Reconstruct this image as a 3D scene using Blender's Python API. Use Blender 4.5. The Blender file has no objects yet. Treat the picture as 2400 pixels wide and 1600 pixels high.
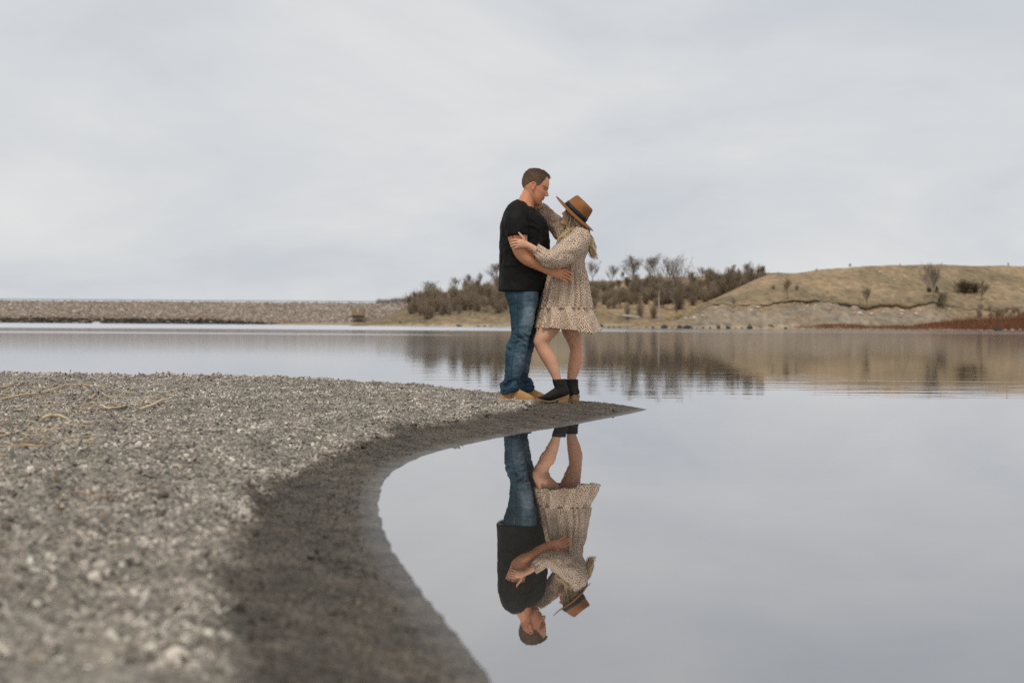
import bpy, math, random
import numpy as np
from mathutils import Vector, Matrix

# ------------------------------------------------------------------ camera, sky, sun, exposure
scene = bpy.context.scene
COL = scene.collection
FPX = 2400 * 50 / 36.0          # focal length in photograph pixels (50 mm on a 36 mm sensor)
CAM_H = 0.639                   # camera height above the lake
D0 = 11.11                      # distance to the couple
PITCH, ROLL = math.radians(0.66), math.radians(0.385)
RM = np.array(Matrix.Rotation(math.pi / 2 - PITCH, 3, 'X') @ Matrix.Rotation(ROLL, 3, 'Z'))
CAM = np.array([0.0, 0.0, CAM_H])

cd = bpy.data.cameras.new('camera')
cam = bpy.data.objects.new('camera', cd)
COL.objects.link(cam)
m4 = Matrix([list(r) for r in RM]).to_4x4()
m4.translation = Vector(CAM)
cam.matrix_world = m4
cd.sensor_width = 36
cd.lens = 50
cd.clip_start = 0.05
cd.clip_end = 20000
cd.dof.use_dof = True
cd.dof.focus_distance = D0
cd.dof.aperture_fstop = 3.0
cd.dof.aperture_blades = 0
scene.camera = cam

scene.render.engine = 'CYCLES'
scene.cycles.use_denoising = False
scene.cycles.max_bounces = 6
scene.view_settings.view_transform = 'Standard'
scene.view_settings.look = 'None'
scene.view_settings.exposure = 0.09
scene.view_settings.gamma = 1.0
scene.view_settings.use_curve_mapping = False

SUN_EL, SUN_AZ = math.radians(58), math.radians(200)   # high behind the camera, a little to its left
sun_dir = Vector((math.sin(SUN_AZ) * math.cos(SUN_EL), math.cos(SUN_AZ) * math.cos(SUN_EL), math.sin(SUN_EL)))
sl = bpy.data.lights.new('sun', 'SUN')
sl.energy = 1.5
sl.angle = math.radians(14)
sl.color = (1.0, 0.93, 0.83)
so = bpy.data.objects.new('sun', sl)
COL.objects.link(so)
so.rotation_euler = sun_dir.to_track_quat('Z', 'Y').to_euler()

world = bpy.data.worlds.new('World')
scene.world = world
world.use_nodes = True
wn, wl = world.node_tree.nodes, world.node_tree.links
wn.clear()


def wnode(t, **k):
    n = wn.new(t)
    for a, b in k.items():
        setattr(n, a, b)
    return n


w_out = wnode('ShaderNodeOutputWorld')
w_bg = wnode('ShaderNodeBackground')
w_sky = wnode('ShaderNodeTexSky', sky_type='NISHITA', sun_disc=False, sun_elevation=SUN_EL, sun_rotation=SUN_AZ,
              air_density=1.0, dust_density=3.0)
w_tc = wnode('ShaderNodeTexCoord')
w_sep = wnode('ShaderNodeSeparateXYZ')
wl.new(w_tc.outputs['Generated'], w_sep.inputs[0])
w_abs = wnode('ShaderNodeMath', operation='ABSOLUTE')
wl.new(w_sep.outputs['Z'], w_abs.inputs[0])
w_add = wnode('ShaderNodeMath', operation='ADD')
w_add.inputs[1].default_value = 0.34
wl.new(w_abs.outputs[0], w_add.inputs[0])
w_dx = wnode('ShaderNodeMath', operation='DIVIDE')
w_dy = wnode('ShaderNodeMath', operation='DIVIDE')
wl.new(w_sep.outputs['X'], w_dx.inputs[0]); wl.new(w_add.outputs[0], w_dx.inputs[1])
wl.new(w_sep.outputs['Y'], w_dy.inputs[0]); wl.new(w_add.outputs[0], w_dy.inputs[1])
w_cmb = wnode('ShaderNodeCombineXYZ')
wl.new(w_dx.outputs[0], w_cmb.inputs['X']); wl.new(w_dy.outputs[0], w_cmb.inputs['Y'])
w_n1 = wnode('ShaderNodeTexNoise')
w_n1.inputs['Scale'].default_value = 1.5
w_n1.inputs['Detail'].default_value = 7
w_n1.inputs['Roughness'].default_value = 0.56
w_n1.inputs['Distortion'].default_value = 0.35
w_map = wnode('ShaderNodeMapping')
w_map.inputs['Location'].default_value = (12.5, 4.4, 0.0)
wl.new(w_cmb.outputs[0], w_map.inputs[0])
wl.new(w_map.outputs[0], w_n1.inputs['Vector'])
w_rp = wnode('ShaderNodeValToRGB')
w_rp.color_ramp.elements[0].position = 0.31
w_rp.color_ramp.elements[0].color = (0.550, 0.588, 0.636, 1)
w_rp.color_ramp.elements[1].position = 0.65
w_rp.color_ramp.elements[1].color = (0.735, 0.740, 0.742, 1)
e = w_rp.color_ramp.elements.new(0.47)
e.color = (0.640, 0.660, 0.684, 1)
wl.new(w_n1.outputs['Fac'], w_rp.inputs[0])
# thin overcast: the clear sky behind adds a little of its blue
w_gain = wnode('ShaderNodeVectorMath', operation='SCALE')
w_gain.inputs['Scale'].default_value = 0.06
wl.new(w_sky.outputs[0], w_gain.inputs[0])
w_mix = wnode('ShaderNodeMix', data_type='RGBA')
w_mix.inputs['Factor'].default_value = 0.05
wl.new(w_rp.outputs[0], w_mix.inputs['A'])
wl.new(w_gain.outputs[0], w_mix.inputs['B'])
wl.new(w_mix.outputs['Result'], w_bg.inputs['Color'])
w_bg.inputs['Strength'].default_value = 0.99
wl.new(w_bg.outputs[0], w_out.inputs[0])

# ------------------------------------------------------------------ helpers
rng = np.random.default_rng(7)
random.seed(7)


def ray(px, py):
    d = RM @ np.array([(px - 1200) / FPX, -(py - 800) / FPX, -1.0])
    return d / d[1]


def W(px, py, yd=0.0):
    """a point of the photograph at the couple's distance plus yd metres"""
    return CAM + ray(px, py) * (D0 + yd)


def at(px, py, D):
    return CAM + ray(px, py) * D


def horizon(px):
    """photograph row of the horizon in a column"""
    return 761.6 + (px - 1200) * math.tan(ROLL)


def hash3(ix, iy, iz, seed=0):
    h = (ix * 374761393 + iy * 668265263 + iz * 2147483647 + seed * 1274126177) & 0xffffffff
    h = ((h ^ (h >> 13)) * 1274126177) & 0xffffffff
    h = h ^ (h >> 16)
    return (h & 0xffff) / 65535.0


def vnoise(p, seed=0):
    p = np.asarray(p, dtype=np.float64)
    i = np.floor(p).astype(np.int64)
    f = p - i
    f = f * f * (3 - 2 * f)
    r = 0
    for dx in (0, 1):
        for dy in (0, 1):
            for dz in (0, 1):
                w = (f[..., 0] if dx else 1 - f[..., 0]) * (f[..., 1] if dy else 1 - f[..., 1]) * (f[..., 2] if dz else 1 - f[..., 2])
                r = r + w * hash3(i[..., 0] + dx, i[..., 1] + dy, i[..., 2] + dz, seed)
    return r * 2 - 1


def fbm(p, oct=4, seed=0):
    r, a = 0, 0.5
    p = np.asarray(p, dtype=np.float64)
    for k in range(oct):
        r = r + a * vnoise(p, seed + k)
        p = p * 2.03 + 11.7
        a *= 0.5
    return r


def sstep(a, b, x):
    t = np.clip((x - a) / (b - a), 0, 1)
    return t * t * (3 - 2 * t)


def cr(P, sub):
    """Catmull-Rom through rows of P"""
    P = np.asarray(P, dtype=np.float64)
    Q = np.vstack([2 * P[0] - P[1], P, 2 * P[-1] - P[-2]])
    out = []
    for k in range(1, len(Q) - 2):
        for s in range(sub):
            t = s / sub
            a, b, c, d = Q[k - 1], Q[k], Q[k + 1], Q[k + 2]
            out.append(0.5 * (2 * b + (c - a) * t + (2 * a - 5 * b + 4 * c - d) * t * t + (3 * b - a - 3 * c + d) * t ** 3))
    out.append(Q[-2])
    return np.array(out)


class Geo:
    def __init__(self):
        self.v, self.f, self.uv, self.n = [], [], [], 0

    def grid(self, P, uv=None, close=True, cap0=True, cap1=True):
        """P [k, j, 3]: rings of points"""
        K, J = P.shape[:2]
        b = self.n
        self.v.append(P.reshape(-1, 3))
        self.uv.append(np.zeros((K * J, 2)) if uv is None else uv.reshape(-1, 2))
        self.n += K * J
        for k in range(K - 1):
            for j in range(J if close else J - 1):
                j2 = (j + 1) % J
                self.f.append((b + k * J + j, b + k * J + j2, b + (k + 1) * J + j2, b + (k + 1) * J + j))
        if close:
            for cap, k in ((cap0, 0), (cap1, K - 1)):
                if cap:
                    idx = [b + k * J + j for j in range(J)]
                    self.f.append(tuple(reversed(idx)) if k == 0 else tuple(idx))
        return self

    def poly(self, V, F):
        V = np.asarray(V, dtype=np.float64)
        b = self.n
        self.v.append(V)
        self.uv.append(np.zeros((len(V), 2)))
        self.n += len(V)
        for f in F:
            self.f.append(tuple(b + i for i in f))
        return self

    def box(self, c, s, R=None):
        V = np.array([[x, y, z] for x in (-1, 1) for y in (-1, 1) for z in (-1, 1)]) * np.array(s) / 2
        if R is not None:
            V = V @ np.asarray(R).T
        return self.poly(V + np.array(c), [(0, 1, 3, 2), (4, 6, 7, 5), (0, 4, 5, 1), (2, 3, 7, 6), (0, 2, 6, 4), (1, 5, 7, 3)])

    def tube(self, pts, rad, n=12, sub=4, flat=None, ref=(0, 1, 0)):
        """round tube along pts with radii; flat scales the radius across ref"""
        pts = np.asarray(pts, dtype=np.float64)
        rad = np.asarray(rad, dtype=np.float64)
        fl = np.ones(len(pts)) if flat is None else np.asarray(flat, dtype=np.float64)
        Q = cr(np.column_stack([pts, rad, fl]), sub) if sub > 1 else np.column_stack([pts, rad, fl])
        C, r, fl = Q[:, :3], np.maximum(Q[:, 3], 1e-4), Q[:, 4]
        T = np.gradient(C, axis=0)
        T /= np.linalg.norm(T, axis=1)[:, None] + 1e-12
        ref = np.array(ref, dtype=np.float64)
        U = np.cross(T, ref)
        U /= np.linalg.norm(U, axis=1)[:, None] + 1e-9
        V = np.cross(T, U)
        th = np.linspace(0, 2 * np.pi, n, endpoint=False)
        P = C[:, None] + r[:, None, None] * (np.cos(th)[None, :, None] * U[:, None] + np.sin(th)[None, :, None] * (V * fl[:, None])[:, None])
        L = np.concatenate([[0], np.cumsum(np.linalg.norm(np.diff(C, axis=0), axis=1))])
        uv = np.stack(np.broadcast_arrays(th[None] * r.mean(), L[:, None]), -1)
        return self.grid(P, uv)

    def loft(self, st, n=32, sub=4, e=2.2, fn=None, cap0=True, cap1=True, grow=1.0):
        """st rows: ax, ay, bx, by (edges in the photograph), depth, half depth"""
        Q = cr(np.array(st, dtype=np.float64), sub)
        th = np.linspace(0, 2 * np.pi, n, endpoint=False)
        c, s = np.cos(th), np.sin(th)
        c = np.sign(c) * np.abs(c) ** (2 / e)
        s = np.sign(s) * np.abs(s) ** (2 / e)
        P = np.zeros((len(Q), n, 3))
        circ, L = [], [0]
        pm = None
        for k, q in enumerate(Q):
            A, B = W(q[0], q[1], q[4]), W(q[2], q[3], q[4])
            m, h = (A + B) / 2, (B - A) / 2 * grow
            P[k] = m + c[:, None] * h + s[:, None] * np.array([0, q[5] * grow, 0])
            circ.append(np.pi * (np.linalg.norm(h) + q[5]))
            if pm is not None:
                L.append(L[-1] + np.linalg.norm(m - pm))
            pm = m
        uv = np.stack(np.broadcast_arrays((th[None] / (2 * np.pi) - 0.75) * np.array(circ)[:, None], np.array(L)[:, None]), -1)
        if fn is not None:
            P = fn(P, np.linspace(0, 1, len(Q)), th)
        return self.grid(P, uv, True, cap0, cap1)

    def sphere(self, c, r, R=None, n=16, m=10):
        th = np.linspace(0, 2 * np.pi, n, endpoint=False)
        ph = np.linspace(-np.pi / 2 + 0.15, np.pi / 2 - 0.15, m)
        P = np.stack([np.cos(ph)[:, None] * np.cos(th), np.cos(ph)[:, None] * np.sin(th), np.broadcast_to(np.sin(ph)[:, None], (m, n))], -1)
        P = P * np.array(r)
        if R is not None:
            P = P @ np.asarray(R).T
        return self.grid(P + np.array(c))

    def mesh(self, name, smooth=True, uv=False):
        me = bpy.data.meshes.new(name)
        V = np.vstack(self.v)
        me.from_pydata(V.tolist(), [], self.f)
        if smooth:
            me.polygons.foreach_set('use_smooth', [True] * len(me.polygons))
        if uv:
            lay = me.uv_layers.new(name='UVMap')
            UV = np.vstack(self.uv)
            li = np.zeros(len(me.loops), dtype=np.int32)
            me.loops.foreach_get('vertex_index', li)
            lay.data.foreach_set('uv', UV[li].ravel())
        me.update()
        return me


def raw_mesh(name, V, F, nv, smooth=False):
    """fast mesh from arrays; F flat loop indices, nv vertices per face"""
    me = bpy.data.meshes.new(name)
    me.vertices.add(len(V))
    me.vertices.foreach_set('co', np.asarray(V, dtype=np.float32).ravel())
    nf = len(nv)
    me.loops.add(len(F))
    me.loops.foreach_set('vertex_index', np.asarray(F, dtype=np.int32))
    me.polygons.add(nf)
    st = np.concatenate([[0], np.cumsum(nv)[:-1]]).astype(np.int32)
    me.polygons.foreach_set('loop_start', st)
    me.polygons.foreach_set('loop_total', np.asarray(nv, dtype=np.int32))
    me.polygons.foreach_set('use_smooth', np.full(nf, smooth))
    me.update(calc_edges=True)
    return me


def link(name, me, mat=None, parent=None, label=None, cat=None, group=None, kind=None):
    o = bpy.data.objects.new(name, me)
    COL.objects.link(o)
    if mat is not None:
        me.materials.clear()
        me.materials.append(mat)
    if parent is not None:
        o.parent = parent
        o.matrix_parent_inverse = parent.matrix_basis.inverted()
    tag(o, label, cat, group, kind)
    return o


def tag(o, label=None, cat=None, group=None, kind=None):
    for k, v in (('label', label), ('category', cat), ('group', group), ('kind', kind)):
        if v:
            o[k] = v
    return o


def empty(name, loc, label, cat, group=None):
    o = bpy.data.objects.new(name, None)
    COL.objects.link(o)
    o.location = loc
    o.empty_display_size = 0.1
    return tag(o, label, cat, group)


def set_col(me, C, name='Col'):
    a = me.attributes.new(name, 'FLOAT_COLOR', 'POINT')
    C = np.asarray(C, dtype=np.float32)
    if C.shape[1] == 3:
        C = np.column_stack([C, np.ones(len(C))])
    a.data.foreach_set('color', C.astype(np.float32).ravel())


def coords(me):
    a = np.zeros(len(me.vertices) * 3, dtype=np.float32)
    me.vertices.foreach_get('co', a)
    return a.reshape(-1, 3).astype(np.float64)


def normals(me):
    a = np.zeros(len(me.vertices) * 3, dtype=np.float32)
    me.vertices.foreach_get('normal', a)
    return a.reshape(-1, 3).astype(np.float64)


def put_coords(me, V):
    me.vertices.foreach_set('co', np.asarray(V, dtype=np.float32).ravel())
    me.update()


def fuse(me, voxel, smooth=2, ratio=None, name='fused'):
    """join overlapping closed shells into one continuous skin"""
    o = bpy.data.objects.new('tmp', me)
    COL.objects.link(o)
    m = o.modifiers.new('r', 'REMESH')
    m.mode = 'VOXEL'
    m.voxel_size = voxel
    m.use_smooth_shade = True
    if smooth:
        s = o.modifiers.new('s', 'SMOOTH')
        s.factor = 0.5
        s.iterations = smooth
    if ratio:
        d = o.modifiers.new('d', 'DECIMATE')
        d.ratio = ratio
    dg = bpy.context.evaluated_depsgraph_get()
    out = bpy.data.meshes.new_from_object(o.evaluated_get(dg))
    out.name = name
    bpy.data.objects.remove(o)
    bpy.data.meshes.remove(me)
    out.polygons.foreach_set('use_smooth', [True] * len(out.polygons))
    return out


# ------------------------------------------------------------------ materials
class Mat:
    def __init__(self, name, rough=0.8, spec=0.3):
        self.m = bpy.data.materials.new(name)
        self.m.use_nodes = True
        self.t = self.m.node_tree
        self.b = self.t.nodes['Principled BSDF']
        self.b.inputs['Roughness'].default_value = rough
        self.b.inputs['Specular IOR Level'].default_value = spec

    def n(self, t, **k):
        x = self.t.nodes.new(t)
        for a, b in k.items():
            if a in ('ins',):
                for i, v in b.items():
                    x.inputs[i].default_value = v
            else:
                setattr(x, a, b)
        return x

    def l(self, a, b):
        self.t.links.new(a, b)

    def coord(self, kind='Object', scale=(1, 1, 1)):
        tc = self.n('ShaderNodeTexCoord')
        mp = self.n('ShaderNodeMapping')
        mp.inputs['Scale'].default_value = scale
        self.l(tc.outputs[kind], mp.inputs[0])
        return mp.outputs[0]

    def noise(self, vec, scale, detail=4, rough=0.55, lo=0.35, hi=0.65):
        nz = self.n('ShaderNodeTexNoise', ins={'Scale': scale, 'Detail': detail, 'Roughness': rough})
        self.l(vec, nz.inputs['Vector'])
        r = self.n('ShaderNodeMapRange', ins={'From Min': lo, 'From Max': hi})
        self.l(nz.outputs['Fac'], r.inputs['Value'])
        return r.outputs[0]

    def mix(self, fac, a, b, blend='MIX'):
        x = self.n('ShaderNodeMix', data_type='RGBA', blend_type=blend)
        for key, val in (('Factor', fac), ('A', a), ('B', b)):
            if hasattr(val, 'is_linked') or hasattr(val, 'links'):
                self.l(val, x.inputs[key])
            elif key == 'Factor':
                x.inputs[0].default_value = val
            else:
                x.inputs[key].default_value = (*val, 1)
        return x.outputs['Result']

    def attr(self, name='Col'):
        a = self.n('ShaderNodeAttribute', attribute_name=name)
        return a.outputs['Color']

    def base(self, s):
        if hasattr(s, 'links'):
            self.l(s, self.b.inputs['Base Color'])
        else:
            self.b.inputs['Base Color'].default_value = (*s, 1)
        return self

    def bump(self, h, strength=0.3, dist=0.01):
        x = self.n('ShaderNodeBump', ins={'Strength': strength, 'Distance': dist})
        self.l(h, x.inputs['Height'])
        self.l(x.outputs[0], self.b.inputs['Normal'])
        return self


def two_tone(name, a, b, scale, rough=0.85, spec=0.25, bump=0.0, bscale=None, bdist=0.01, kind='Object'):
    m = Mat(name, rough, spec)
    v = m.coord(kind)
    m.base(m.mix(m.noise(v, scale), a, b))
    if bump:
        m.bump(m.noise(v, bscale or scale * 4), bump, bdist)
    return m.m


def attr_mat(name, rough=0.85, spec=0.2, grain=0.0, gscale=40.0, bump=0.0, bdist=0.005):
    m = Mat(name, rough, spec)
    c = m.attr()
    v = m.coord('Object')
    if grain:
        nz = m.noise(v, gscale, 5, 0.6, 0.2, 0.8)
        k = m.n('ShaderNodeMapRange', ins={'To Min': 1 - grain, 'To Max': 1 + grain})
        m.l(nz, k.inputs['Value'])
        vm = m.n('ShaderNodeVectorMath', operation='SCALE')
        m.l(c, vm.inputs[0])
        m.l(k.outputs[0], vm.inputs['Scale'])
        c = vm.outputs[0]
    m.l(c, m.b.inputs['Base Color'])
    if bump:
        m.bump(m.noise(v, gscale), bump, bdist)
    return m


def plain(name, c, rough=0.6, spec=0.4, metal=0.0, var=0.12, scale=30.0):
    m = Mat(name, rough, spec)
    m.b.inputs['Metallic'].default_value = metal
    v = m.coord('Object')
    c = np.array(c)
    m.base(m.mix(m.noise(v, scale), tuple(c * (1 - var)), tuple(np.minimum(c * (1 + var), 1))))
    return m.m


# ------------------------------------------------------------------ setting: gravel spit and lake
NEAR = np.array([(0.12, -2.5), (0.08, 0.5), (0.04, 1.7), (0.0, 2.2), (-.028, 2.54), (-.083, 2.81), (-.149, 3.12), (-.232, 3.51), (-.349, 4.13), (-.44, 4.79),
                 (-.494, 5.42), (-.51, 6.14), (-.41, 6.98), (-.18, 7.75), (.097, 8.47), (.36, 9.05), (.638, 9.75), (.87, 10.36), (1.046, 10.89)])
FAR = np.array([(1.046, 10.89), (.98, 11.12), (.80, 11.4), (.3, 11.95), (-.25, 12.6), (-.7, 12.8), (-1.1, 13.1), (-1.6, 13.6), (-3, 14.1), (-5, 14.4), (-12, 15.5)])
BERM = np.array([(-.25, -2.5), (-.33, 1.5), (-.43, 2.29), (-.508, 2.67), (-.625, 3.2), (-.735, 3.72), (-.841, 4.32), (-.92, 4.88), (-.953, 5.6), (-.914, 6.27), (-.818, 7.1),
                 (-.667, 7.88), (-.458, 8.48), (-.216, 9.28), (.05, 10.05), (.17, 10.7), (.22, 11.5), (.0, 13.5)])
BERM[:, 0] += np.interp(BERM[:, 1], [2.5, 3.5, 4.6, 8.0, 9.5, 10.5], [-.03, -.02, .075, .13, .08, 0])
NEAR, FAR, BERM = cr(NEAR, 4), cr(FAR, 4), cr(BERM, 4)


def pdist(P, L):
    """distance to a polyline and the signed side (left positive) at the nearest segment"""
    best = np.full(len(P), 1e9)
    side = np.zeros(len(P))
    for a, b in zip(L[:-1], L[1:]):
        ab = b - a
        t = np.clip(((P - a) @ ab) / (ab @ ab), 0, 1)
        q = P - (a + t[:, None] * ab)
        d = np.hypot(q[:, 0], q[:, 1])
        s = ab[0] * (P[:, 1] - a[1]) - ab[1] * (P[:, 0] - a[0])
        k = d < best
        best[k] = d[k]
        side[k] = s[k]
    return best, side


def terrain(P, detail=True):
    """height of the spit and wetness at world x, y"""
    P = np.asarray(P, dtype=np.float64)
    dn, sn = pdist(P, NEAR)
    df, sf = pdist(P, FAR)
    db, sb = pdist(P, BERM)
    inside = np.where(dn < df, sn > 0, sf > 0)
    wob = vnoise(np.column_stack([P * 3.1, np.zeros(len(P))]), 5) * 0.05 + vnoise(np.column_stack([P * 9, np.zeros(len(P))]), 9) * 0.022
    db = np.where(sb > 0, db, -db) + wob
    lat = np.interp(P[:, 0], [-1.3, -0.6, -0.1, 0.1, 0.3, 0.7], [1.0, 0.86, 0.56, 0.50, 0.47, 0.42])
    zn = (0.09 * np.minimum(dn, 0.12) + 0.143 * np.clip(dn - 0.12, 0, 0.34) + 0.036 * sstep(-0.01, 0.05, db)
          + 0.012 * sstep(0.22, 0.34, db) * sstep(-0.9, -0.3, -P[:, 0] - 0.2 + 0 * db) + 0.018 * sstep(0.2, 2.4, db)) * lat
    zf = 0.24 * df
    z = -np.log(np.exp(-zn * 60) + np.exp(-zf * 60)) / 60 + 0.011
    z = np.minimum(z, zf + 0.0)
    z = np.minimum(z, 0.09 * dn + 0.14 * sstep(0.05, 1.2, dn))
    z = np.where(inside, z, np.maximum(-0.16 * np.minimum(dn, df), -0.7))
    dry = sstep(-0.03, 0.05, db) * inside * sstep(0.02, 0.16, df)
    if detail:
        q = np.column_stack([P, np.zeros(len(P))])
        z = z + 0.0010 * fbm(q * np.array([9.0, 9.0, 1]), 4, 33) * np.exp(-(np.minimum(dn, df) / 0.16) ** 2)
        z = z + inside * sstep(0.05, 0.4, np.minimum(dn, df)) * (fbm(q * 1.7, 3, 3) * 0.022 + (fbm(q * 7, 3, 8) * 0.040 + fbm(q * 22, 2, 18) * 0.012) * (0.22 + dry)) * (1 - 0.85 * np.exp(-((P[:, 0] - 0.2) / 0.45) ** 2 - ((P[:, 1] - 11.1) / 0.5) ** 2))
    return z, dry, inside, np.minimum(dn, df)


def zt(x, y):
    return float(terrain(np.array([[x, y]]))[0][0])


def G(px, py):
    """the ground point of the spit seen at a pixel"""
    d = ray(px, py)
    Y = -CAM_H / d[2]
    for _ in range(9):
        p = CAM + d * Y
        z = max(zt(p[0], p[1]), 0)
        Y += 0.8 * ((z - CAM_H) / d[2] - Y)
    p = CAM + d * Y
    return np.array([p[0], p[1], zt(p[0], p[1])])


def build_spit():
    xs = np.concatenate([np.arange(-9, -4.5, 0.08), np.arange(-4.5, 1.4, 0.034), np.arange(1.4, 3.0, 0.1)])
    ys = np.concatenate([np.arange(-1.0, 2.0, 0.1), np.arange(2.0, 13.0, 0.034), np.arange(13.0, 18.5, 0.08)])
    X, Y = np.meshgrid(xs, ys)
    P = np.column_stack([X.ravel(), Y.ravel()])
    z, dry, ins, d = terrain(P)
    nx, ny = len(xs), len(ys)
    i = np.arange((nx - 1) * (ny - 1))
    r, c = i // (nx - 1), i % (nx - 1)
    a = r * nx + c
    F = np.column_stack([a, a + 1, a + nx + 1, a + nx])
    keep = (z[F].max(axis=1) > -0.45)
    F = F[keep]
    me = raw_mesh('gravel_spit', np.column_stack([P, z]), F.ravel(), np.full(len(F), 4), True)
    q = np.column_stack([P, np.zeros(len(P))])
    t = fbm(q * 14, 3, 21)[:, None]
    dryc = np.array([0.215, 0.190, 0.155]) * (1 + 0.5 * t)  # soil darker than the chips, painting shade into the gaps between them
    wetc = np.array([0.079, 0.064, 0.048]) * (1 + 0.9 * t + 0.5 * fbm(q * np.array([3.0, 1.2, 1]), 3, 41)[:, None])
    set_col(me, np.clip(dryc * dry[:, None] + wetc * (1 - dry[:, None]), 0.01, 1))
    film = np.exp(-(np.where(ins, d, 0) / 0.08) ** 2) * (1 - dry)
    set_col(me, np.column_stack([film] * 3), 'Film')
    m = Mat('spit_gravel', 0.75, 0.3)
    v = m.coord('Object')
    rg = m.n('ShaderNodeMapRange', ins={'To Min': 0.75, 'To Max': 0.36})
    fs = m.n('ShaderNodeSeparateColor')
    m.l(m.attr('Film'), fs.inputs[0])
    m.l(fs.outputs[0], rg.inputs['Value'])
    m.l(rg.outputs[0], m.b.inputs['Roughness'])
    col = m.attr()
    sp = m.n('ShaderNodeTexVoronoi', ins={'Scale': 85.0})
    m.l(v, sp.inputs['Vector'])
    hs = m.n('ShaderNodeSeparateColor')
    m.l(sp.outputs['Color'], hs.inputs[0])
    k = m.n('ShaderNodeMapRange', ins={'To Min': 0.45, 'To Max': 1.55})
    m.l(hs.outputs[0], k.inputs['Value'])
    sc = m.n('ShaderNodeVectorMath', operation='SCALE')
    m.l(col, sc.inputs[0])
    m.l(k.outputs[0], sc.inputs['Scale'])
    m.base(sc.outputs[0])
    bb = m.n('ShaderNodeMath', operation='SUBTRACT', ins={0: 1.0})
    m.l(sp.outputs['Distance'], bb.inputs[1])
    m.bump(bb.outputs[0], 0.7, 0.008)
    link('gravel_spit', me, m.m, kind='structure')


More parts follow.
